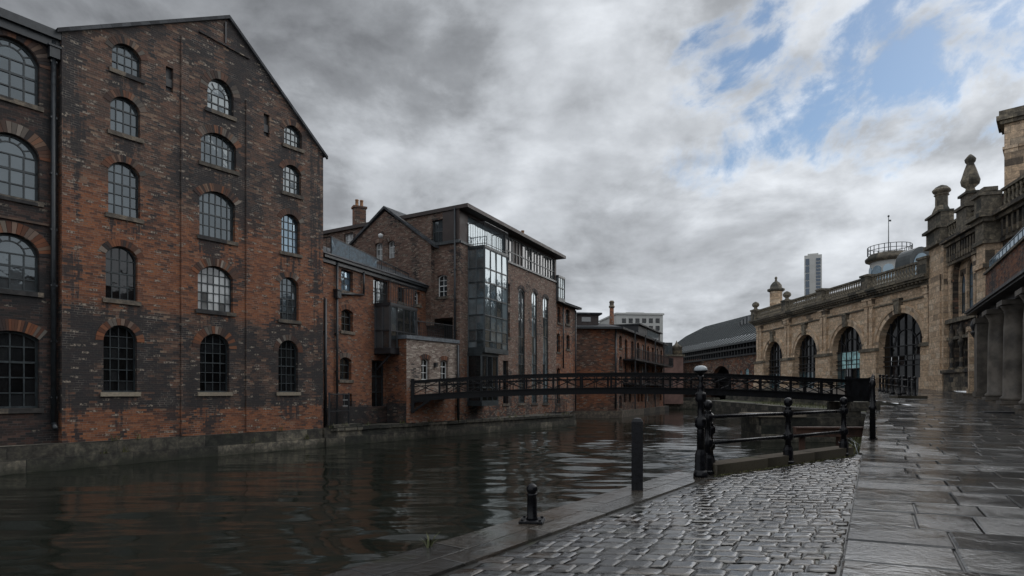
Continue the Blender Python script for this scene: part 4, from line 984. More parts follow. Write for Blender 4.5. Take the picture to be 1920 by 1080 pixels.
# roof lantern, flagpole, dormer, chimney on the hall roof
cx = (1668 - 960) / F * 74; LT = thing('roof_lantern', 'round pale roof lantern with a railing on top of the station hall', 'turret', (cx, 74, ZC + .3))
b = MB(); b.lathe([(2.1, ZC + .3), (2.1, 15.9)], (cx, 74, 0), 24); b.build('drum', 'concrete', LT)
b = MB(); b.lathe([(2.15, 15.9), (2.6, 16.1), (2.65, 16.4), (2.3, 16.7), (2.2, 16.9)], (cx, 74, 0), 24); b.build('cornice', 'trim', LT)
for k in range(7):
    a = -math.pi / 2 + (k - 3) * .62; f = AX((cx + 2.1 * math.cos(a), 74 + 2.1 * math.sin(a), 0), a + math.pi / 2)
    b = MB(); z0, z1 = 13.6, 15.3; q = [(-.55, z0), (.55, z0), (.55, z1 - .4)] + [(.55 * math.cos(t * math.pi / 8), z1 - .4 + .5 * math.sin(t * math.pi / 8)) for t in range(1, 8)] + [(-.55, z1 - .4)]
    b.prism(q, -.1, .05, f); b.build('window', 'glassbl', LT)
ring = [Vector((cx + 2.35 * math.cos(k * math.pi / 12), 74 + 2.35 * math.sin(k * math.pi / 12), 16.85)) for k in range(25)]
b = MB()
for a, c in zip(ring, ring[1:]):
    for h in (.5, 1.0): b.bar(a + Vector((0, 0, h)), c + Vector((0, 0, h)), .06)
    b.bar(a, a + Vector((0, 0, 1.03)), .06)
b.build('railing', 'steel', LT)
FP = thing('flagpole', 'thin bare flagpole rising from the round roof lantern', 'pole', (cx, 74.2, 16.9)); b = MB(); b.tube((cx, 74.2, 16.9), (cx, 74.2, 21.5), .06, 8, .04); b.build('pole', 'steel', FP)
b = MB(); b.lathe([(.03, 21.5), (.12, 21.6), (.12, 21.7), (.02, 21.8)], (cx, 74.2, 0), 8); b.box(cx, cx + .3, 74.15, 74.22, 21.0, 21.2); b.build('finial', 'steel', FP)
DR = Fr(1727, 66, 9.0); dm = thing('arched_dormer', 'small arched glazed roof gable beside the lantern, behind the balustrade', 'dormer', base(DR, 1727, ZC + .3))
uc = DR.u(1728); rr = DR.u(1749) - DR.u(1727); zz = DR.z(1727, 492)
q = [(uc - rr, ZC + .3), (uc + rr, ZC + .3), (uc + rr, zz)] + [(uc + rr * math.cos(t * math.pi / 12), zz + 1.75 * math.sin(t * math.pi / 12)) for t in range(1, 12)] + [(uc - rr, zz)]
b = MB(); b.prism(q, -2.2, 0, DR); b.build('vault', 'roofmetal', dm)
q2_ = [(uc + (u - uc) * .72, ZC + .3 + (z - ZC - .3) * .86) for u, z in q]; b = MB(); b.prism(q2_, .002, .06, DR); b.build('pane', 'glassbl', dm)
cc = thing('stone_chimney', 'stone chimney with domed cap at the far end of the station roof', 'chimney', ((1455 - 960) / F * 92, 92, 11))
c0 = ((1455 - 960) / F * 92, 92, 0); b = MB(); b.lathe([(.95, 11), (.95, 15.3)], c0, 8, False); b.build('shaft', 'stone', cc); b = MB(); b.lathe([(1.0, 15.3), (1.25, 15.45), (1.25, 15.7), (.9, 15.8), (.8, 16.3), (.5, 16.7), (.2, 16.9), (.14, 17.2), (.22, 17.4), (.1, 17.6)], c0, 12); b.build('cap', 'trim', cc)
dd_ = thing('roof_vault', 'low lead covered barrel vault behind the far end of the balustrade', 'roof', ((1462 - 960) / F * 95, 95, 11))
DV = Fr(1462, 95, 9.0); uc = DV.u(1462); q = [(uc + 2.6 * math.cos(t * math.pi / 14), 11.2 + 2.5 * math.sin(t * math.pi / 14)) for t in range(15)]; b = MB(); b.prism(q, -5, 0, DV); b.build('vault', 'roofmetal', dd_)

# ---- Gothic pavilion
PV = Fr(1752, 56.3, .28)
p1 = thing('gothic_pavilion', 'dark Gothic stone station pavilion with traceried windows, urn finials and chimney', 'building', base(PV, 1800, .2))
pe = PV.u(1960); uB = PV.off(1.1).u(1831); uB2 = PV.u(1880)
zt = 14.6
# traceried main window: three lancets in a big round arch
A0, A1 = PV.u(1786), PV.u(1829); zb0, zt0 = PV.z(1805, 592), PV.z(1805, 470)
f, zs, curve = arch_fn(A0, A1, zt0, 'round', (A1 - A0) * .5)
hole = [(A0, zb0), (A1, zb0), (A1, zs)] + curve[1:-1] + [(A0, zs)]
L0, L1, l0, l1 = PV.u(1790), PV.u(1828), PV.z(1808, 688), PV.z(1808, 622)
lows = []
wl_ = (L1 - L0) / 2
for k in range(2):
    a = L0 + k * wl_ + .1; c = a + wl_ - .3
    lows.append(window(p1, PV, a, c, l0, l1, 'point', cols=2, rows=3, dep=.45, fm='stonedk', gm='glassdk', sill='trim', ring='stonedk', ringw=.3, bar=.12, name='arcade_window'))
wall(p1, PV, [(.0, .1), (pe, .1), (pe, zt), (.0, zt)], [hole] + lows, 'rubble', rev=.5)
inner = [PV.off(-.48)]; I0 = PV.off(-.45); ln = []
ww = (A1 - A0) / 3
for k in range(3):
    a = A0 + k * ww + .14; c = a + ww - .28; top = zs + (1.3 if k == 1 else .55)
    ln.append(window(p1, I0, a, c, zb0 + .3, top, 'point', cols=1, rows=4, dep=.2, fm='frame', gm='glassbl', sill=None, bar=.06, name='lancet_window', rise=(c - a) * .8))
wall(p1, I0, hole, ln, 'stone', name='tracery', rev=.25)
b = MB(); m_ = 13; rr0 = (A1 - A0) / 2; uc = (A0 + A1) / 2
for i in range(m_):
    a0, a1 = math.pi * (i + .02) / m_, math.pi * (i + .98) / m_
    q = [(uc + r * math.cos(a), zs + r * math.sin(a)) for r, a in ((rr0 + .01, a0), (rr0 + .6, a0), (rr0 + .6, a1), (rr0 + .01, a1))]; b.prism(q, -.3, .16, PV)
b.box(A0 - .5, A0 - .01, .003, .14, zb0, zs, PV); b.box(A1 + .01, A1 + .35, .003, .14, zb0, zs, PV); b.build('arch_surround', 'stone', p1)
b = MB(); b.prism([(uc - .22, zs + rr0 - .1), (uc + .22, zs + rr0 - .1), (uc + .3, zs + rr0 + 1.2), (uc - .3, zs + rr0 + 1.2)], .003, .4, PV); b.lathe([(.1, 0), (.35, .25), (.4, .6), (.2, .9), (.05, 1.1)], PV.w(uc, .2, zs + rr0 + 1.2), 8); b.build('keystone', 'trim', p1)
b = MB(); b.box(PV.u(1778), uB, .003, .35, zb0 - .45, zb0 - .1, PV); b.box(PV.u(1778), uB, .003, .22, zb0 - 1.9, zb0 - 1.65, PV); b.build('string_course', 'trim', p1)
b = MB(); b.box(PV.u(1778), uB, .003, .5, .1, PV.z(1800, 699), PV); b.box(PV.u(1778), uB, .003, .65, PV.z(1800, 699) + .003, PV.z(1800, 695) + .1, PV); b.build('plinth', 'stonedk', p1)
b = MB()
for k in range(3):
    u = L0 + k * wl_ - .05; b.lathe([(.2, l0 - .3), (.26, l0), (.14, l0 + .1), (.13, l1 - 1.2), (.22, l1 - 1.0), (.26, l1 - .7), (.16, l1 - .6), (.2, l1 + .1), (.1, l1 + .5), (.02, l1 + .9)], PV.w(u, .2, 0), 10)
b.build('colonnette', 'stonedk', p1)
# corner buttress
b = MB(); c1 = PV.u(1780)
b.box(.02, c1, .003, .45, .1, 13.2, PV); b.box(-.08, c1 + .1, .003, .6, .1, 2.0, PV); b.box(.4, c1 - .4, .453, .6, 2.003, 10.5, PV); b.build('buttress', 'stone', p1)
b = MB()
for z0, z1, d in ((13.2, 13.5, .9), (13.503, 14.6, .7), (14.603, 14.85, 1.0), (14.853, 16.0, .6), (16.003, 16.2, .8)): b.box(.45 - d * .55, c1 + d * .3 - .3, -.4, d, z0, z1, PV)
b.build('buttress_cap', 'trim', p1)
cu = (.5 + c1) / 2
b = MB(); b.lathe([(.75, 16.2), (.6, 16.6), (.5, 16.8), (.5, 17.7), (.62, 17.8), (.5, 17.9), (.72, 18.1), (.74, 18.25), (.45, 18.55), (.15, 18.7)], PV.w(cu, .1, 0), 8, False, rot=.4); b.build('corner_pinnacle', 'trim', p1)
# pier on the right and upper works
b = MB(); b.box(uB, uB2, -3, 1.1, .1, 11.0, PV); b.box(uB - .15, uB2 + .1, .003, 1.3, PV.z(1850, 512), PV.z(1850, 512) + .4, PV); b.build('pier', 'stone', p1)
b = MB()
for z0, z1, d, a, c in ((11.0, 11.3, 1.35, uB - .2, uB2 + .2), (11.303, 12.6, 1.2, uB, uB2), (12.603, 12.9, 1.4, uB - .3, uB2 + .3), (12.903, 13.2, 1.7, uB - .55, uB2 + .5)): b.box(a, c, .003, d, z0, z1, PV)
b.box(uB + .1, uB2 - .1, .0, 1.3, 13.203, 14.6, PV); b.box(uB - .05, uB2, .0, 1.5, 14.603, 14.9, PV); b.box(uB + .6, uB + 1.4, .3, 1.2, 14.903, 15.2, PV); b.build('pier_cap', 'trim', p1)
b = MB()
for z0, z1, d in ((11.02, 11.28, .3), (12.62, 12.88, .6), (12.92, 13.18, .9)): b.box(c1 + .35, uB - .35, .003, d, z0, z1, PV)
for k in range(14): a = c1 + .5 + k * (uB - c1 - 1) / 14; b.box(a, a + .26, .003, .42, 11.28, 12.62, PV)
b.build('cornice', 'stonedk', p1); b = MB()
for z0, z1, d in ((11.02, 11.28, .3), (12.62, 12.88, .6), (12.92, 13.18, .9)): b.box(uB2 + .35, pe, .003, d, z0 - .02, z1 + .02, PV)
for k in range(12): a = uB2 + .7 + k * .7; b.box(a, a + .3, .003, .42, 11.28, 12.62, PV)
b.build('cornice', 'stonedk', p1)
b = MB(); b.box(c1 + .3, uB - .3, -.6, -.2, 12.9, 14.7, PV); b.build('parapet_wall', 'trim', p1) if 0 else None
balustrade(p1, PV, [(c1 + .4, uB - 1.8)], 13.183, 1.5, .2, gap=.5)
balustrade(p1, PV, [(uB2 + .6, pe)], 13.183, 1.6, .2, gap=.5)
uu = PV.u(1822)
b = MB(); b.box(uu - .9, uu + .9, -.6, .75, 13.19, 14.9, PV); b.box(uu - 1.05, uu + 1.05, -.8, .9, 14.903, 15.15, PV); b.box(uu - .65, uu + .65, -.4, .55, 15.153, 16.0, PV); b.box(uu - .8, uu + .8, -.55, .7, 16.003, 16.2, PV); b.build('finial_pedestal', 'trim', p1)
b = MB(); b.lathe([(.55, 16.2), (.35, 16.4), (.3, 16.6), (.62, 16.9), (.68, 17.2), (.6, 17.45), (.42, 18.1), (.25, 18.6), (.36, 18.75), (.4, 18.95), (.26, 19.15), (.08, 19.35)], PV.w(uu, .1, 0), 14); b.build('urn_finial', 'trim', p1)
hc = Fr(1884, 45.5, -1.1); ch = thing('stone_chimney_stack', 'massive buff stone chimney stack above the pavilion parapet at the edge of the picture', 'chimney', base(hc, 1905, 13.2))
a, c = hc.u(1883), hc.u(1958); b = MB(); b.box(a, c, -2, 0, 12.5, 20.2, hc); b.box(a - .1, c + .1, -2.1, .1, 18.3, 18.5, hc); b.build('shaft', 'stone', ch)
b = MB()
for z0, z1, e in ((13.6, 14.3, .35), (14.303, 14.6, .2), (20.203, 20.45, .25), (20.453, 20.8, .45), (20.803, 21.2, .3)): b.box(a - e, c + e, -2 - e, e, z0, z1, hc)
b.build('cap', 'trim', ch)
b = MB(); b.box(pe - .01, pe + 12, -8, 0, .1, zt, PV); b.box(0, pe, -8, -7.8, .1, zt, PV); b.box(.0, pe, -7.8, -.1, zt - .4, zt - .2, PV); b.build('rear_wall', 'rubble', p1)

# ---- brick market building with stone colonnade, running on towards and past the camera
CL = Fr(1830, 44, .57)
c_ = thing('colonnade_building', 'maroon brick building with a dark canopy carried on stout stone columns', 'building', base(CL, 1880, -.5))
ub = CL.u(1848); ue = 62.0
z_e, z_t = 5.3, 7.9
wall(c_, CL, [(ub, 5.3), (ue, 5.3), (ue, 7.9), (ub, 7.9)], [], 'right', name='upper_wall', d=.0)
b = MB(); side(b, CL, ub, 0, -9, 5.3, 7.9); b.box(ub, ue, -2.8, -2.6, -1.8, 5.3, CL); b.box(ub - 4.5, ub + .0, -2.8, -2.5, -.6, 5.3, CL); side(b, CL, 0, -2.5, 0, -.6, 5.3); b.build('back_wall', 'right', c_)
b = MB(); b.box(ub - .1, ue, -.2, .12, 7.903, 8.05, CL); b.build('coping', 'trim', c_)
# canopy
b = MB(); q0 = CL.off(1.3).u(1808) 
quad(b, [CL.w(q0, 1.3, 5.35), CL.w(ue, 1.3, 5.35), CL.w(ue, .01, 5.95), CL.w(q0, -.6, 5.95)]); b.box(q0, ue, 1.2, 1.32, 5.2, 5.348, CL); b.box(q0, ue, -2.6, 1.2, 5.1, 5.2, CL); b.box(q0 + .5, ue, .2, .6, 4.75, 5.1, CL)
b.build('canopy', 'ironmatt', c_)
cl = [(PX, k) for PX, k in ((1840, 'p'), (1862, 'p'), (1889, 'c'), (1918, 'c'))]
us = [(.45, 'p'), (CL.u(1862), 'p'), (CL.u(1890), 'c'), (CL.u(1924), 'c')]
step = us[3][0] - us[2][0]
for k in range(1, 8): us.append((us[3][0] + step * k, 'c' if k % 3 else 'p'))
for i, (u, k) in enumerate(us):
    zf = zg(CL.w(u, 0, 0).y) + .25
    b = MB()
    if k == 'p':
        w_ = .28 if i == 0 else .5
        b.box(u - w_, u + w_, -.1, .9 if i else .5, zf - .4, 4.4, CL); b.box(u - w_ - .1, u + w_ + .1, -.2, 1.0 if i else .6, 4.403, 4.75, CL); b.box(u - w_ - .08, u + w_ + .08, -.2, .98 if i else .58, zf - .4, zf + .3, CL)
        b.build('pillar', 'stone' if i == 0 else 'column', c_)
    else:
        o = CL.w(u, .4, 0); b.box(u - .72, u + .72, -.32, 1.12, zf - .3, zf + .15, CL)
        b.lathe([(.66, zf + .15), (.68, zf + .3), (.56, zf + .42), (.55, zf + 1.5), (.52, 3.3), (.47, 4.1), (.52, 4.15), (.5, 4.22), (.62, 4.4), (.66, 4.5)], o, 24); b.box(u - .7, u + .7, -.3, 1.1, 4.503, 4.75, CL); b.build('column', 'column', c_)
b = MB()
for k in range(-1, 30):
    u = 2 + k * 2.0; z = zg(CL.w(u, 0, 0).y); b.box(max(u, 1.2), u + 2.0, -2.6, 1.25, z - .6, z + .22 - .02 * (k % 2), CL)
b.build('step', 'sill', c_)
b = MB(); b.box(.75, ub - .4, -.35, -.2, zg(43), 3.6, CL); b.build('doorway', 'void', c_)
# blue glass roof-edge rail
b = MB(); n_ = 24; zr0 = 8.06
for k in range(n_ + 1): u = ub + 1.2 + k * 1.0; b.bar(CL.w(u, -.05, zr0), CL.w(u, -.05, zr0 + .55), .05)
b.bar(CL.w(ub + 1.2, -.05, zr0 + .56), CL.w(ub + 1.2 + n_, -.05, zr0 + .56), .07); rl_ = b.build('roof_rail', 'bluegrey', c_)
b = MB(); b.box(ub + 1.2, ub + 1.2 + n_, -.06, -.04, zr0 + .05, zr0 + .5, CL); b.build('pane', 'glassbl', rl_)
bk = thing('hanging_lantern', 'dark ornate iron lantern hanging at the canopy corner', 'lantern', CL.w(-.6, .9, 4.2))
b = MB(); o = CL.w(q0 + .9, .7, 0)
b.tube(o + Vector((0, 0, 5.1)), o + Vector((0, 0, 4.75)), .05); b.lathe([(.08, 4.8), (.34, 4.65), (.42, 4.35), (.3, 4.0), (.42, 3.9), (.2, 3.5), (.12, 3.2), (.18, 3.05), (.03, 2.7)], o, 8, False); b.build('housing', 'ironmatt', bk)

# ---- train shed and viaduct
TS = Fr(1415, 103, -.097)
t1 = thing('train_shed', 'long grey train shed roof with a glazed strip above a brick viaduct wall', 'building', base(TS, 1345, .2))
ta, tb2 = TS.u(1272), TS.u(1440)
ze_, zr_ = 9.0, 15.3
b = MB()
prf = [(-.0, ze_), (-2.2, ze_ + 1.5), (-7, ze_ + 4.9), (-12, ze_ + 7.4), (-17, ze_ + 8.6), (-30, ze_ + 5)]
ta2 = TS.u(1236)
for (d0, z0), (d1, z1) in list(zip(prf, prf[1:]))[1:]:
    quad(b, [TS.w(ta2, d0, z0), TS.w(tb2, d0, z0), TS.w(tb2, d1, z1), TS.w(ta2, d1, z1)])
n_ = 40
for k in range(n_):
    u = ta2 + (tb2 - ta2) * k / n_
    for (d0, z0), (d1, z1) in list(zip(prf, prf[1:]))[1:4]: b.bar(TS.w(u, d0, z0 + .05), TS.w(u, d1, z1 + .05), .18, .2)
b.build('roof', 'roofmetal', t1)
b = MB(); quad(b, [TS.w(ta2, .4, ze_ - .2), TS.w(tb2, .4, ze_ - .2), TS.w(tb2, -2.2, ze_ + 1.5), TS.w(ta2, -2.2, ze_ + 1.5)]); gs = b.build('roof_glazing', 'glasspale', t1)
b = MB()
for k in range(34): u = ta2 + (tb2 - ta2) * k / 34; b.bar(TS.w(u, .45, ze_ - .12), TS.w(u, -2.15, ze_ + 1.55), .2, .14)
b.bar(TS.w(ta2, .5, ze_ - .25), TS.w(tb2, .5, ze_ - .25), .35); b.build('glazing_bar', 'steel', gs)
hs = []
a = TS.u(1281); c = TS.u(1314); hs.append([(a, -3.5), (c, -3.5), (c, TS.z(1300, 674)), (a, TS.z(1300, 674))])
a = TS.u(1334); c = TS.u(1370); f, zs, cv = arch_fn(a, c, TS.z(1352, 686), 'seg', 2.2); hs.append([(a, -3.5), (c, -3.5), (c, zs)] + cv[1:-1] + [(a, zs)])
a0 = TS.u(1397); hs.append(window(t1, TS, a0, TS.u(1404), 2.5, TS.z(1400, 690), 'round', cols=2, rows=2, fm='white', gm='glassteal', sill=None))
hs.append(window(t1, TS, TS.u(1387), TS.u(1392), 2.5, TS.z(1390, 694), 'round', cols=2, rows=2, fm='white', gm='glass', sill=None))
wall(t1, TS, [(ta2, -3.6), (tb2, -3.6), (tb2, 6.4), (ta2, 6.4)], hs, 'shedbrick', rev=.9)
b = MB(); b.box(ta2, tb2, -3, -2.8, -3.6, 6.4, TS); b.build('tunnel_back', 'void', t1)
b = MB()
for z in (6.4, 7.6, 8.7): b.box(ta2, tb2, -.6, .35, z + .003, z + .3, TS)
nn = 46
for k in range(nn + 1): u = ta2 + (tb2 - ta2) * k / nn; b.box(u - .12, u + .12, -.5, .2, 6.7, 8.7, TS)
gx = b.build('gallery', 'ironmatt', t1)
b = MB(); b2_ = MB()
for k in range(nn):
    u0_, u1_ = ta2 + (tb2 - ta2) * k / nn, ta2 + (tb2 - ta2) * (k + 1) / nn; 
    for z0, z1 in ((6.7, 7.6), (7.9, 8.7)):
        (b if R.random() < .45 else b2_).poly([TS.w(u0_, -.3, z0), TS.w(u1_, -.3, z0), TS.w(u1_, -.3, z1), TS.w(u0_, -.3, z1)])
b.build('pane', 'glasspale', gx); b2_.build('dark_pane', 'glassdk', gx)
cr = Fr(1405, 118, -.097); v2 = thing('shed_roof_monitor', 'curved glazed roof monitor on the train shed ridge', 'roof', base(cr, 1405, 14))
b = MB(); a = cr.u(1385)
for k in range(10):
    t0, t1_ = math.pi * .5 * k / 10, math.pi * .5 * (k + 1) / 10
    for q in range(1):
        b.box(a + 10 * (1 - math.cos(t0)), a + 10 * (1 - math.cos(t1_)) + .01, -6, 0, 12.8, 13.6 + 1.6 * math.sin((t0 + t1_) / 2), cr)
b.build('pane', 'glasspale', v2)
b = MB()
for k in range(9): u = a + .6 + k * 1.4; b.bar(cr.w(u, .05, 13.0), cr.w(u, .05, 13.65 + 1.6 * math.sin(math.acos(max(0, 1 - (u - a) / 10)))), .16)
b.build('bars', 'steel', v2)
# ---- tower block
TW = Fr(1507, 400, -2.0)
w1 = thing('tower_block', 'slim pale high-rise tower with blue glass stripes above the station roofline', 'building', base(TW, 1524, 0))
a, c = TW.u(1508), TW.u(1541); zT = TW.z(1525, 478)
b = MB(); b.box(a, c, -14, 0, -2, zT, TW); b.box(a + 2, c - 2, -10, -3, zT, zT + 1.6, TW); b.build('wall', 'concrete', w1)
def strip(x0, x1, nm, mt, rows):
    b = MB(); zz0, zz1 = 20, zT - 2
    for k in range(rows): z = zz0 + (zz1 - zz0) * k / rows; b.box(TW.u(x0), TW.u(x1), .0, .25, z + .3, z + (zz1 - zz0) / rows - .3, TW)
    b.build(nm, mt, w1)
strip(1510.5, 1517.5, 'window_strip', 'glassnavy', 14); strip(1530, 1538.5, 'window_strip', 'glassnavy', 30)

# ================================================================ WATER, GROUND, PAVING
def quayx(Y): return -1.6 + (Y - 5.08) * .725          # right-hand quay edge near the camera
KA, KB = Vector((3.6, 11.35, 0)), Vector((8.35, 15.05, 0))     # kerb line under the railing
def pavx(Y): return -.3 + .6 * Y
BK = [(-12, quayx(-12)), (11.25, quayx(11.25)), (15.2, 8.75), (33, pavx(33)), (34, 20.0), (43, 21.2), (60, 24.2), (88, 28.6), (300, 70)]
def bankx(Y):
    for (y0, x0), (y1, x1) in zip(BK, BK[1:]):
        if y0 <= Y <= y1: return x0 + (x1 - x0) * (Y - y0) / (y1 - y0)
    return 70
# right-hand ground: one sheet to the horizon
b = MB(); ys = [-60, -12, 0, 11.25, 15.2, 20, 26, 33, 34, 43, 60, 88, 130, 300, 4000]
prev = None
for y in ys:
    x = bankx(max(-12, min(300, y))) + (2.6 if 34 <= y <= 88 else 0.02); z = zg(y) - (.06 if y < 33.5 else .012)
    r_ = [Vector((x, y, z)), Vector((45, y, z)), Vector((4000, y, z))]
    if prev:
        for i in (0, 1): quad(b, [prev[i], prev[i + 1], r_[i + 1], r_[i]])
    prev = r_
struct(b.build('ground', 'street', None))
b = MB(); b.poly([(-4000, -60, -1.72), Q.w(Q.u(-400), -.3, -1.72), Q.w(u3, -.5, -1.72), (6.0, 58, -1.72), (6.0, 90, -1.72), (6, 4000, -1.72), (-4000, 4000, -1.72)]); b.poly([(6, 90, -1.71), (70, 108, -1.71), (400, 4000, -1.71), (6, 4000, -1.71)])
struct(b.build('land', 'joint', None))
# water with real wavelets
import numpy as np
nx, ny = 300, 1000
xs = np.linspace(-34, 30, nx); yy = 2.0 + (112 - 2.0) * np.linspace(0, 1, ny) ** 1.7
X, Y = np.meshgrid(xs, yy); rng = np.random.RandomState(3); Zw = np.zeros_like(X)
patch = .55 + .45 * np.sin(X * .21 + 1.0 + Y * .13) * np.sin(Y * .17 - X * .09 + .6)
for k in range(30):
    lam = rng.uniform(.6, 2.4); th = rng.normal(1.45, .38); kx, ky = np.cos(th), np.sin(th)
    Zw += .0046 * lam ** .9 * np.sin(2 * np.pi / lam * (X * kx + Y * ky) + rng.uniform(0, 7))
for k in range(16):
    lam = rng.uniform(.32, .7); th = rng.normal(1.5, .3)
    Zw += .0034 * lam * np.sin(2 * np.pi / lam * (X * np.cos(th) + Y * np.sin(th)) + rng.uniform(0, 7))
Zw = ZW + Zw * patch * np.clip(1.25 - Y / 90, .3, 1)
me = bpy.data.meshes.new('water')
idx = np.arange(nx * ny).reshape(ny, nx)
fc = np.stack([idx[:-1, :-1], idx[:-1, 1:], idx[1:, 1:], idx[1:, :-1]], -1).reshape(-1, 4)
me.from_pydata(np.stack([X, Y, Zw], -1).reshape(-1, 3).tolist(), [], fc.tolist())
me.polygons.foreach_set('use_smooth', [True] * len(me.polygons)); me.materials.append(M['water'])
wo = bpy.data.objects.new('water', me); COL.objects.link(wo); struct(wo)
b = MB(); b.poly([(-60, -40, -3.6), (60, -40, -3.6), (60, 130, -3.6), (-60, 130, -3.6)]); struct(b.build('canal_bed', 'joint', None))

# coping of the near quay
cd = Vector((.587, .81, 0)).normalized(); cn = Vector((cd.y, -cd.x, 0)); c0 = Vector((quayx(0), 0, 0))
def stone(b, quad_, z, drop=.12, bev=.02, n=1, dome=0.0, zf=None, uv=None, crown=.0, jit=.0):
    """one paving stone: a quad of plan points with a rounded or bevelled top"""
    q = [Vector((p[0], p[1], 0)) for p in quad_]; c = sum(q, Vector()) / 4; uv = uv or (R.random(), R.random())
    N = n
    t1, t2 = R.gauss(0, jit), R.gauss(0, jit)
    if n == 1:
        top = []
        for p in q:
            e = (c - p); p2 = p + e.normalized() * bev * 1.4; zz = (zf(p.x, p.y) if zf else z) + t1 * (p.x - c.x) + t2 * (p.y - c.y); top.append(Vector((p2.x, p2.y, zz)))
        low = [Vector((p.x, p.y, (zf(p.x, p.y) if zf else z) - bev * .8)) for p in q]; bot = [Vector((p.x, p.y, (zf(p.x, p.y) if zf else z) - drop)) for p in q]
        b.poly(top, [uv] * 4)
        for i in range(4):
            j = (i + 1) % 4; b.poly([low[i], low[j], top[j], top[i]], [uv] * 4); b.poly([bot[i], bot[j], low[j], low[i]], [uv] * 4)
        return
    g = []
    ph = [R.uniform(0, 6.3) for _ in range(4)]; ex = R.uniform(3.0, 5.5)
    cr = [R.uniform(-.02, .02) for _ in range(8)]
    for j in range(N + 1):
        row = []
        for i in range(N + 1):
            s_, t_ = i / N, j / N
            s2, t2_ = .5 + .5 * math.copysign(abs(2 * s_ - 1) ** .6, 2 * s_ - 1), .5 + .5 * math.copysign(abs(2 * t_ - 1) ** .6, 2 * t_ - 1)
            p = q[0] * (1 - s2) * (1 - t2_) + q[1] * s2 * (1 - t2_) + q[2] * s2 * t2_ + q[3] * (1 - s2) * t2_
            e = max(abs(2 * s2 - 1), abs(2 * t2_ - 1)); rr_ = ((abs(2 * s2 - 1)) ** ex + (abs(2 * t2_ - 1)) ** ex)
            # round the corners in plan
            cf = min(1.0, rr_ / 2); p = p + (c - p) * (.05 * cf ** 4)
            zz = (zf(p.x, p.y) if zf else z) + dome * (1 - min(1.6, rr_)) + .004 * math.sin(3 * s2 * 3 + ph[0]) * math.sin(2.3 * t2_ * 3 + ph[1]) + t1 * (p.x - c.x) + t2 * (p.y - c.y)
            if e > .999: zz -= .011
            row.append(Vector((p.x, p.y, zz)))
        g.append(row)
    for j in range(N):
        for i in range(N): b.poly([g[j][i], g[j][i+1], g[j+1][i+1], g[j+1][i]], [uv] * 4, True)
b = MB()
s = -14.0; Lc = (KA - c0).dot(cd)
k = 0
for row, (w0, w1_) in enumerate(((0.0, .40), (.41, .72))):
    s = -14.0 + row * .6
    while s < Lc + .1:
        e = min(s + R.uniform(1.0, 1.75), Lc + .12)
        if e - s > .15:
            q = [c0 + cd * (s + .008) + cn * w0, c0 + cd * (e - .008) + cn * w0, c0 + cd * (e - .008) + cn * w1_, c0 + cd * (s + .008) + cn * w1_]
            stone(b, q, -1.553 + R.uniform(-.002, .002), drop=.35, bev=.006, jit=.002)
        s = e
struct(b.build('quay_edge', 'coping', None))
b = MB(); fq = AX(c0, math.atan2(cd.y, cd.x)); b.box(-14, Lc + .1, .02 - .5, -.04, -3.4, -1.86, fq); qw = b.build('near_quay_wall', 'plinth', None); tag(qw, 'dark stone quay wall below the wet coping on the near bank', 'wall')
# setts
b = MB()
rowd = Vector((.995, -.10, 0)); A_ = Vector((.514, .857, 0)); o0 = Vector((pavx(0), 0, 0))
kd = (KB - KA).normalized(); kn = Vector((-kd.y, kd.x, 0))
def inside(p, m=0.0):
    if (p - c0).dot(cn) < .80 - m and (p.y < 11.6): return False
    if p.x > pavx(p.y) - .03 + m: return False
    if (p - KA).dot(kn) > -.22 + m: return False
    return True
nst = 0
r_ = 0
while True:
    s0 = -3.0 + r_ * .24
    if s0 > 16.5: break
    s1_ = s0 + .24; base_p = o0 + A_ * s0; t = -11.6 + R.uniform(0, .3)
    while t < .2:
        wd = R.uniform(.15, .31); gap = .005
        q = [o0 + A_ * (s0 + gap) + rowd * (t + gap), o0 + A_ * (s0 + gap) + rowd * min(t + wd - gap, 0.0), o0 + A_ * (s1_ - gap) + rowd * min(t + wd - gap, 0.0), o0 + A_ * (s1_ - gap) + rowd * (t + gap)]
        c = sum(q, Vector()) / 4
        if inside(c) and (q[1] - q[0]).length > .1:
            q = [p + Vector((R.uniform(-.008, .008), R.uniform(-.008, .008), 0)) for p in q]
            stone(b, q, -1.565 + R.uniform(-.010, .006), n=7 if c.y < 9 else 5, dome=.002, jit=.018); nst += 1
        t += wd
    r_ += 1
struct(b.build('cobbled_path', 'cobble', None, weld=True))
b = MB(); b.poly([(quayx(-12) + .8, -12, -1.582), (pavx(-4) , -12, -1.582), (pavx(15.2), 15.2, -1.582), (KB.x, KB.y, -1.582), (KA.x, KA.y, -1.582), (quayx(11.2) + .8, 11.2, -1.582)]); struct(b.build('joint_filling', 'joint', None))
# kerb under the railing
b = MB()
for k in range(3):
    a, c = KA.lerp(KB, k / 3 + (.0 if k else .03)), KA.lerp(KB, (k + 1) / 3 - .003)
    for p, d in ((a, 0),): pass
    f = AX(a, math.atan2(kd.y, kd.x)); Lk = (c - a).length
    b.box(.004, Lk, -.24, .18, -2.0, -1.37 + .004 * k, f)
ko = b.build('kerb', 'kerb', None); struct(ko)
b = MB(); f = AX(KA, math.atan2(kd.y, kd.x)); b.box(0, (KB - KA).length + .5, -.2, .1, -3.4, -2.002, f); tag(b.build('kerb_wall', 'plinth', None), 'mossy stone canal wall under the raised kerb', 'wall')
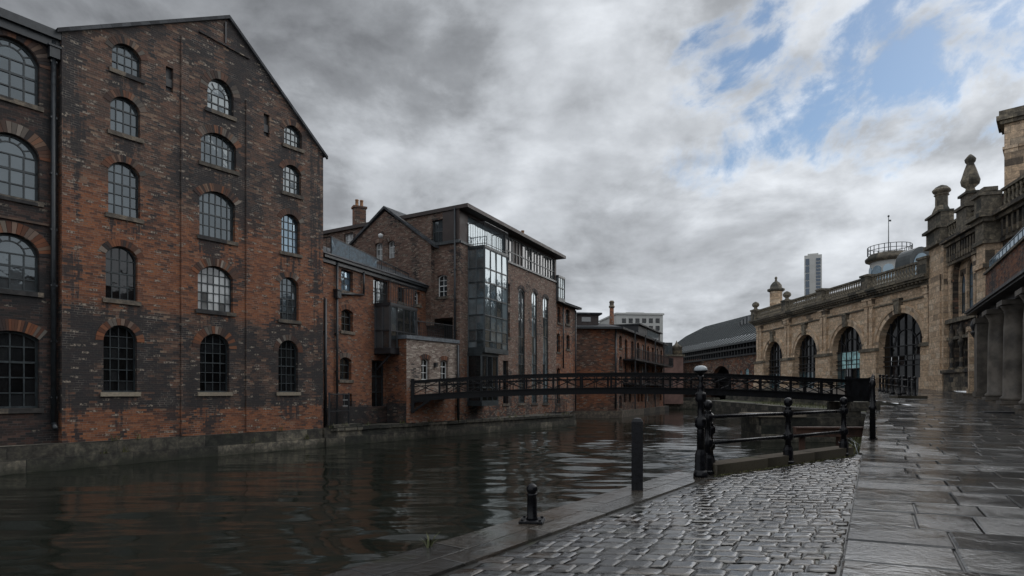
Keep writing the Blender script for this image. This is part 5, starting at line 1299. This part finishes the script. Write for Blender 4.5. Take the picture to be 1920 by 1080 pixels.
# flagstones
b = MB(); Bd = Vector((.93, -.367, 0)).normalized()
zf = lambda x, y: zg(y) + (.0 if y < 15.0 else .02)
p_ = -4.0; row = 0
while p_ < 74:
    dp = R.choice((.75, .9, .9, 1.05, 1.2)) if p_ < 16 else R.uniform(.75, 1.0)
    qv = 0.0; lim = 16 if p_ < 20 else 34
    while qv < lim:
        wd = R.uniform(.6, 1.5) if p_ < 16 else R.uniform(.6, 1.3)
        pt = lambda a, c: o0 + A_ * a + Bd * c
        q = [pt(p_ + .018, qv + .009), pt(p_ + .018, qv + wd - .009), pt(p_ + dp - .018, qv + wd - .009), pt(p_ + dp - .018, qv + .009)]
        yc = sum(v.y for v in q) / 4; xc = sum(v.x for v in q) / 4
        if yc < 66 and xc > bankx(min(yc, 300)) + .4 and (yc < 33 or xc > bankx(yc) + 3.2) and (xc - (CL.X + .57 * (yc - CL.Y))) < .5:
            dz = R.uniform(-.008, .008); stone(b, q, 0, drop=.1, bev=.02, zf=(lambda x, y, dz=dz: zf(x, y) + dz), jit=.005)
        qv += wd
    p_ += dp; row += 1
struct(b.build('pavement', 'flag', None))
# drainage channel line of narrow setts beside the flags, utility cover
mc = thing('manhole_cover', 'dark rectangular iron access cover set into the far flagstones', 'manhole cover', (23.5, 28.4, zg(28.4) + .01))
b = MB(); f = AX((23.5, 28.4, 0), -.37); b.box(-1.2, 1.2, -.6, .6, zg(28.4) - .05, zg(28.4) + .055, f); b.build('lid', 'ironmatt', mc)

# retaining wall of the pavement beyond the kerb, and the far bank
cb_ = MB(); b = MB()
yk = [15.2, 18, 21, 24, 27, 30, 33]
for y0, y1 in zip(yk, yk[1:]):
    quad(b, [(pavx(y0) + .02, y0, -3.4), (pavx(y1) + .02, y1, -3.4), (pavx(y1) + .02, y1, zg(y1) - .03), (pavx(y0) + .02, y0, zg(y0) - .03)])
    for k in range(2):
        ya, yb = y0 + (y1 - y0) * k / 2, y0 + (y1 - y0) * (k + 1) / 2 - .01
        q = [(pavx(ya) - .06, ya), (pavx(ya) + .42, ya), (pavx(yb) + .42, yb), (pavx(yb) - .06, yb)]; stone(cb_, q, 0, drop=.22, bev=.02, zf=lambda x, y: zg(y) + .03)
struct(cb_.build('pavement_edge', 'coping', None))
tag(b.build('retaining_wall', 'plinth', None), 'mossy stone retaining wall along the pavement edge beside the bridge end', 'wall')
b = MB(); ps = [(33, pavx(33) - .1), (34, 19.6), (43, 21.2), (60, 24.2), (88, 28.6)]
for (y0, x0), (y1, x1) in zip(ps, ps[1:]):
    quad(b, [(x0, y0, -3.4), (x1, y1, -3.4), (x1, y1, -1.2), (x0, y0, -1.2)]); quad(b, [(x0, y0, -1.2), (x1, y1, -1.2), (x1 + .6, y1, -1.15), (x0 + .6, y0, -1.15)])
    quad(b, [(x0 + 2.6, y0, -1.3), (x1 + 2.6, y1, -1.3), (x1 + 2.6, y1, zg(y1)), (x0 + 2.6, y0, zg(y0))])
tag(b.build('embankment_wall', 'plinth', None), 'low mossy canal wall on the far side of the footbridge below the station', 'wall')
b = MB()
for (y0, x0), (y1, x1) in zip(ps, ps[1:]): quad(b, [(x0 + .5, y0, -1.17), (x1 + .5, y1, -1.17), (x1 + 2.7, y1, -1.1), (x0 + 2.7, y0, -1.1)])
struct(b.build('towpath', 'moss', None))
b = MB(); b.box(12, 30, 87, 88, -3.4, -.8); tag(b.build('canal_end_wall', 'plinth', None), 'distant dark stone wall closing the canal below the train shed', 'wall')

# ================================================================ FOOTBRIDGE
def brz(t): return -.50 + .40 * (1 - (2 * t - 1) ** 2)       # underside of the deck along the span
BL = Q.w(Q.u(771), .03, 0); BR_ = Vector((17.05, 30.2, 0)); bd = (BR_ - BL); LB = bd.length; bd.normalize(); bn = Vector((bd.y, -bd.x, 0))
F_ = thing('footbridge', 'black iron lattice footbridge arching across the canal', 'bridge', (BL + BR_) / 2 + Vector((0, 0, -.1)))
NP = 15
def bp(t, d, z): p = BL + bd * (LB * t) - bn * d; return Vector((p.x, p.y, brz(t) + z))
for d in (0.0, 2.1):
    top = MB(); bot = MB(); hr_ = MB(); m_ = 45
    for k in range(m_):
        t0, t1_ = k / m_, (k + 1) / m_
        top.bar(bp(t0, d, 1.0), bp(t1_, d, 1.0), .12, .12); top.bar(bp(t0, d, 1.08), bp(t1_, d, 1.08), .22, .045)
        bot.bar(bp(t0, d, .17), bp(t1_, d, .17), .1, .27); bot.bar(bp(t0, d, .32), bp(t1_, d, .32), .24, .05); bot.bar(bp(t0, d, .02), bp(t1_, d, .02), .24, .04)
        hr_.bar(bp(t0, d + (.16 if d == 0 else -.16), .78), bp(t1_, d + (.16 if d == 0 else -.16), .78), .05)
    for k in range(NP * 4):
        if d == 0: bot.lathe([(.022, 0), (.012, .0)], bp(k / NP / 4, -.075, .2), 5)
    top.build('top_chord', 'bridgeiron', F_); bot.build('bottom_chord', 'bridgeiron', F_); hr_.build('handrail', 'bridgeiron', F_)
    for k in range(NP + 1):
        t = k / NP; t = min(max(t, .004), .996); b = MB(); b.bar(bp(t, d, .34), bp(t, d, .96), .13 if k % 2 == 0 else .1, .1); b.build('post', 'bridgeiron', F_)
    for k in range(NP):
        t0, t1_ = k / NP + .004, (k + 1) / NP - .004
        b = MB(); b.bar(bp(t0, d - .03, .38), bp(t1_, d - .03, .95), .035, .10, bn); b.bar(bp(t0, d + .03, .95), bp(t1_, d + .03, .38), .035, .10, bn)
        b.bar(bp((t0 + t1_) / 2, d, .34), bp((t0 + t1_) / 2, d, .96), .045, .04); b.lathe([(.09, -.02), (.09, .02)], bp((t0 + t1_) / 2, d, .66), 8); b.build('brace', 'bridgeiron', F_)
b = MB()
for k in range(60): b.bar(bp(k / 60, .02, .24), bp(k / 60, 2.08, .24), .30, .08)
b.build('deck', 'timber', F_)
b = MB(); p = bp(0, 0, 0)
for d in (0, 2.1): b.bar(bp(.002, d, -.02), bp(.045, d, -.02), .14, .1); b.bar(bp(.002, d, -.55), bp(.04, d, -.03), .12, .12); b.bar(bp(.003, d, -.6), bp(.003, d, 1.2), .17, .17)
b.build('end_bracket', 'bridgeiron', F_)
# solid panel box at the plaza end
b = MB(); f = AX(BR_, math.atan2(bd.y, bd.x)); b.box(-.25, .95, -.08, .02, -.45, .62, f); b.box(-.3, 1.0, -.12, .06, .62, .7, f); b.box(-.3, -.1, -.14, .08, -.5, .78, f); b.box(.85, 1.03, -.14, .08, -.9, .74, f); b.build('end_panel', 'bridgeiron', F_)
b = MB(); b.box(-.2, 1.2, -2.4, .3, -.95, -.5, f); b.build('landing', 'plinth', F_)

# stone abutment, landing ledges and rusty beam below the bridge end
ab = thing('stone_abutment', 'pale mossy stone ledge carrying the footbridge end above the water', 'abutment', (15.8, 30, -2.5))
b = MB(); b.box(-4.6, .6, -2.8, .5, -3.4, -1.25, f); b.box(-2.4, .3, -2.6, .25, -1.247, -.92, f); b.build('ledge', 'plinth', ab)
b = MB(); b.box(-4.7, .6, -2.9, .58, -1.247, -1.12, AX(BR_, math.atan2(bd.y, bd.x))) if 0 else b.box(-4.7, -2.45, -2.9, .58, -1.247, -1.12, f); b.build('capstone', 'sillclean', ab)
rb_ = thing('rusty_beam', 'rusty iron beam spanning the corner of water behind the near railing', 'beam', (12.2, 23.5, -1.95))
b = MB(); f2 = AX((11.0, 22.6, 0), .0); b.box(-.4, 2.9, -.12, .12, -1.62, -1.36, f2); b.box(-.4, 2.9, -.2, .2, -1.36, -1.31, f2); b.box(-.4, 2.9, -.2, .2, -1.67, -1.62, f2)
for u in (-.2, 1.2): b.box(u, u + .15, -.1, .1, -3.2, -1.67, f2)
b.build('girder', 'rust', rb_)
b = MB(); b.box(-.2, 2.6, -1.6, -.3, -3.2, -2.05, AX((10.6, 20.0, 0), .1)); b.build('brick_block', 'shedbrick', rb_) if 0 else None
# bank of silt and rubble with litter
b = MB(); gx = 22
def bankz(s_, t_): return -2.75 + .95 * s_ ** 1.3 * (1 - .35 * t_) + .1 * math.sin(7 * s_ + 5 * t_) * math.sin(9 * t_ - 3 * s_)
pts = [[Vector((pavx(15.4 + 9 * t_ / gx) + .05 - (1 - s_ / gx) * (2.6 - 1.2 * t_ / gx), 15.4 + 9 * t_ / gx, bankz(s_ / gx, t_ / gx) + R.uniform(-.05, .05))) for s_ in range(gx + 1)] for t_ in range(gx + 1)]
for j in range(gx):
    for i in range(gx): b.poly([pts[j][i], pts[j][i+1], pts[j+1][i+1], pts[j+1][i]], None, True)
struct(b.build('mud_bank', 'moss', None, weld=True))
lf = MB(); sn = MB(); gr = MB()
for k in range(420):
    s_, t_ = R.random() ** .6, R.random(); p = Vector((pavx(15.4 + 9 * t_) + .02 - (1 - s_) * (2.6 - 1.2 * t_), 15.4 + 9 * t_, bankz(s_, t_) + .05)); a = R.uniform(0, 6.3); e = R.uniform(.05, .13)
    x = Vector((math.cos(a), math.sin(a), R.uniform(-.4, .4))) * e; y = Vector((-math.sin(a), math.cos(a), R.uniform(-.3, .6))) * e * .6
    lf.poly([p - x, p - y, p + x, p + y])
struct(lf.build('leaf_litter', 'rust', None), 'stuff')
for k in range(60):
    s_, t_ = R.random() ** .6, R.random(); p = Vector((pavx(15.4 + 9 * t_) + .02 - (1 - s_) * (2.4 - 1.2 * t_), 15.4 + 9 * t_, bankz(s_, t_) + .08)); a = R.uniform(0, 6.3); q = p + Vector((math.cos(a) * .5, math.sin(a) * .5, R.uniform(-.1, .45))); sn.tube(p, q, .012, 5, .006)
    if k % 3 == 0: sn.box(p.x - .1, p.x + .1, p.y - .07, p.y + .07, p.z, p.z + R.uniform(.05, .14))
struct(sn.build('debris', 'capstone', None), 'stuff')
def blade(b, p, h, lean):
    a = R.uniform(0, 6.3); w_ = Vector((math.cos(a), math.sin(a), 0)) * .012; l = Vector((math.cos(a + 1.3) * lean, math.sin(a + 1.3) * lean, 0))
    m_ = p + l * .4 + Vector((0, 0, h * .65)); t_ = p + l + Vector((0, 0, h)); b.poly([p - w_, p + w_, m_ + w_ * .7, m_ - w_ * .7]); b.poly([m_ - w_ * .7, m_ + w_ * .7, t_])
for k in range(1500):
    c = R.random()
    if c < .45: y = R.uniform(34, 62); p = Vector((bankx(y) + R.uniform(.1, 2.4), y, -1.18)); h = R.uniform(.15, .45)
    elif c < .75: y = R.uniform(15.4, 27); p = Vector((pavx(y) - R.uniform(.0, .5), y, bankz(.9, min(1, (y - 15.4) / 9)))); h = R.uniform(.15, .5)
    else: q = R.random(); p = KA.lerp(KB, q) + kn * R.uniform(-.26, -.23); p.z = -1.57; h = R.uniform(.015, .04)
    blade(gr, p, h, h * .6)
for k in range(26):                       # tufts on the left footing and in the wall joints
    u = R.uniform(Q.u(60), u3); a = R.choice((.12, .12, .2)); pq = Q.w(u, a, ZQ - .01 if u > u1 else -2.08 if R.random() < .4 else ZQ)
    for q in range(R.randint(6, 16)): blade(gr, pq + Q.d * R.gauss(0, .07), R.uniform(.08, .28), .12)
for k in range(14): blade(gr, Vector((quayx(6.1) + .02, 6.1 + R.uniform(-.12, .12), -1.6)), R.uniform(.08, .2), .12)
m, t = mat('grass_blades'); gg = t.n('ShaderNodeTexCoord').outputs['Object']; out(t, Base_Color=t.ramp(t.noise(gg, 3, 3), [(.3, (.045, .055, .018)), (.6, (.10, .10, .03)), (.8, (.12, .10, .05))]), Roughness=.7); M['grass'] = m
struct(gr.build('grass', 'grass', None), 'stuff')

# ================================================================ POSTS AND RAILINGS
def rot_mb(): return MB()
HP = dict()
def iron_post(loc, label, h=1.43, group='ball-topped posts of the near railing'):
    o = thing('railing_post', label, 'post', loc, group)
    b = MB(); z = loc[2]
    b.lathe([(.13, 0), (.13, .05), (.105, .07), (.10, .3), (.075, .36), (.07, .40)], loc, 8, False, rot=.39); b.build('base', 'iron', o)
    b = MB(); s_ = (h - 1.43)
    b.lathe([(.066, .40), (.06, .50), (.095, .52), (.1, .56), (.1, .62), (.095, .65), (.06, .67), (.055, 1.0 + s_), (.09, 1.02 + s_), (.1, 1.06 + s_), (.1, 1.12 + s_), (.09, 1.15 + s_), (.06, 1.18 + s_), (.075, 1.2 + s_), (.05, 1.24 + s_)], loc, 16); b.build('shaft', 'iron', o)
    b = MB(); b.lathe([(.05, 1.24 + s_)] + [(.092 * math.sin(a), 1.33 + s_ - .1 * math.cos(a)) for a in [.5 + k * .26 for k in range(11)]], loc, 16); b.build('ball', 'iron', o)
    return o
PA, PB, PC = (3.72, 11.45, -1.55), (5.98, 13.05, -1.55), (8.12, 14.75, -1.55)
iron_post(PA, 'ball-topped iron railing post tucked close behind the tall capped post', 1.40)
iron_post(PB, 'ball-topped iron railing post standing midway along the raised kerb')
iron_post(PC, 'ball-topped iron railing post at the pavement end of the raised kerb')
iron_post((3.86, 11.75, -1.62), 'shorter iron post with a rounded head, hidden behind the tall capped post', 1.22)
tp = thing('capped_post', 'tall turned black iron post with a pale mushroom cap at the quay edge', 'post', (3.46, 11.05, -1.55)); tl = (3.46, 11.05, -1.55)
TR = lambda pr: [(r * .70, z) for r, z in pr]
b = MB(); b.lathe(TR([(.19, 0), (.19, .05), (.165, .07), (.16, .12)]), tl, 20); b.lathe(TR([(.15, .12), (.145, .4), (.12, .46), (.1, .5)]), tl, 8, False, rot=.39); b.build('base', 'iron', tp)
b = MB(); b.lathe(TR([(.1, .5), (.092, .86), (.088, .88), (.14, .91), (.15, .95), (.15, 1.02), (.14, 1.06), (.085, 1.09), (.08, 1.36), (.13, 1.38), (.14, 1.42), (.14, 1.5), (.125, 1.53), (.085, 1.55), (.085, 1.62), (.1, 1.64), (.06, 1.7), (.055, 1.75), (.085, 1.82), (.06, 1.86)]), tl, 20); b.build('shaft', 'iron', tp)
b = MB(); b.lathe([(.04, 1.86), (.06, 1.88), (.11, 1.92), (.122, 1.94)], tl, 20); b.build('collar', 'iron', tp)
b = MB(); b.lathe([(.124, 1.938), (.122, 1.96), (.105, 2.0), (.075, 2.025), (.03, 2.035), (.002, 2.037)], tl, 20); b.build('cap', 'capstone', tp)
up = Vector((0, 0, 1))
for (h, nm) in ((1.08, 'upper'), (.58, 'lower')):
    for (a, c, w_) in ((PA, PB, 'between the tall capped post and the middle post'), (PB, PC, 'between the middle post and the pavement end post')):
        o = thing('railing_bar', f'{nm} tubular black rail {w_}', 'rail', Vector(a) + up * h, 'tubular rails of the near railing'); b = MB()
        A1_, C1_ = Vector(a) + up * h, Vector(c) + up * h; e = (C1_ - A1_).normalized()
        b.tube(A1_ + e * .07, C1_ - e * .07, .036, 12); b.build('tube', 'iron', o); b = MB(); b.tube(A1_ + e * .085, A1_ + e * .15, .05, 12); b.tube(C1_ - e * .15, C1_ - e * .085, .05, 12); b.build('socket', 'iron', o)
tb_ = thing('bollard', 'tall square black bollard with a pointed top on the wet quay coping', 'bollard', (1.99, 9.57, -1.55))
b = MB(); l = (1.99, 9.57, -1.55); b.lathe([(.125, -.05), (.125, 1.06)], l, 4, False, rot=.55); b.build('shaft', 'iron', tb_)
b = MB(); b.lathe([(.127, 1.06), (.127, 1.08), (.075, 1.13), (.02, 1.14)], l, 4, False, rot=.55); b.build('cap', 'iron', tb_)
sb_ = thing('mooring_post', 'short round black mooring post with ball head and square base plate', 'mooring post', (.24, 7.2, -1.55)); l = (.24, 7.2, -1.545)
b = MB(); b.lathe([(.2, 0), (.2, .02), (.19, .026)], l, 4, False, rot=.62)
for k in range(4): a = .62 + k * math.pi / 2; b.lathe([(.016, .026), (.016, .045), (.0, .046)], (l[0] + .15 * math.cos(a), l[1] + .15 * math.sin(a), l[2]), 6, False)
b.build('base_plate', 'iron', sb_)
b = MB(); b.lathe([(.075, .026), (.062, .05), (.058, .31), (.066, .32), (.05, .34)], l, 20); b.build('shaft', 'iron', sb_)
b = MB(); b.lathe([(.045, .335)] + [(.068 * math.sin(a), .385 - .066 * math.cos(a)) for a in [.7 + k * .22 for k in range(12)]], l, 20); b.build('ball', 'iron', sb_)
# railing seen end-on along the pavement edge
er_ = thing('edge_railing', 'slim black railing seen end-on along the pavement edge by the bridge', 'railing', (pavx(17.9) + .25, 17.9, zg(17.9)))
prev = None
for k, y in enumerate((17.9, 21.2, 24.5, 27.8)):
    x = pavx(y) + .27; z = zg(y); b = MB(); b.box(x - .1, x + .1, y - .07, y + .07, z, z + .06); b.lathe([(.085, .06), (.075, .9), (.1, .92), (.1, 1.0), (.07, 1.02), (.065, 1.6), (.09, 1.65), (.07, 1.75), (.02, 1.82)], (x, y, z), 10); b.build('post', 'iron', er_)
    if prev:
        for h in (.95, 1.6):
            b = MB(); b.tube(Vector(prev) + up * h, Vector((x, y, z)) + up * h, .035, 8); b.build('rail', 'iron', er_)
    prev = (x, y, z)
# plaza railing
pr_ = thing('plaza_railing', 'black iron post and rail barrier on the plaza before the station arch', 'railing', (28.5, 44, zg(44)))
prev = None
for k, (px, Y_) in enumerate(((1650, 52), (1656, 50.4), (1663, 49), (1674, 47), (1687, 44.8), (1695, 46.2), (1705, 42.2), (1715, 41.2))):
    x = (px - 960) / F * Y_; z = zg(Y_); b = MB(); b.lathe([(.15, 0), (.15, .15), (.09, .2), (.08, 1.0), (.1, 1.03), (.08, 1.07), (.07, 1.25), (.12, 1.33), (.1, 1.43), (.02, 1.47)], (x, Y_, z), 10); b.build('post', 'iron', pr_)
    if prev and k != 5:
        for h in (.7, 1.2): b = MB(); b.tube(Vector(prev) + up * h, Vector((x, Y_, z)) + up * h, .05, 8); b.build('rail', 'iron', pr_)
    if k != 5: prev = (x, Y_, z)
b = MB(); f = AX((26.6, 41.0, 0), -.1); b.box(-.6, 1.3, -.6, .5, zg(41), zg(41) + .16, f); b.build('kerb_block', 'kerb', pr_)
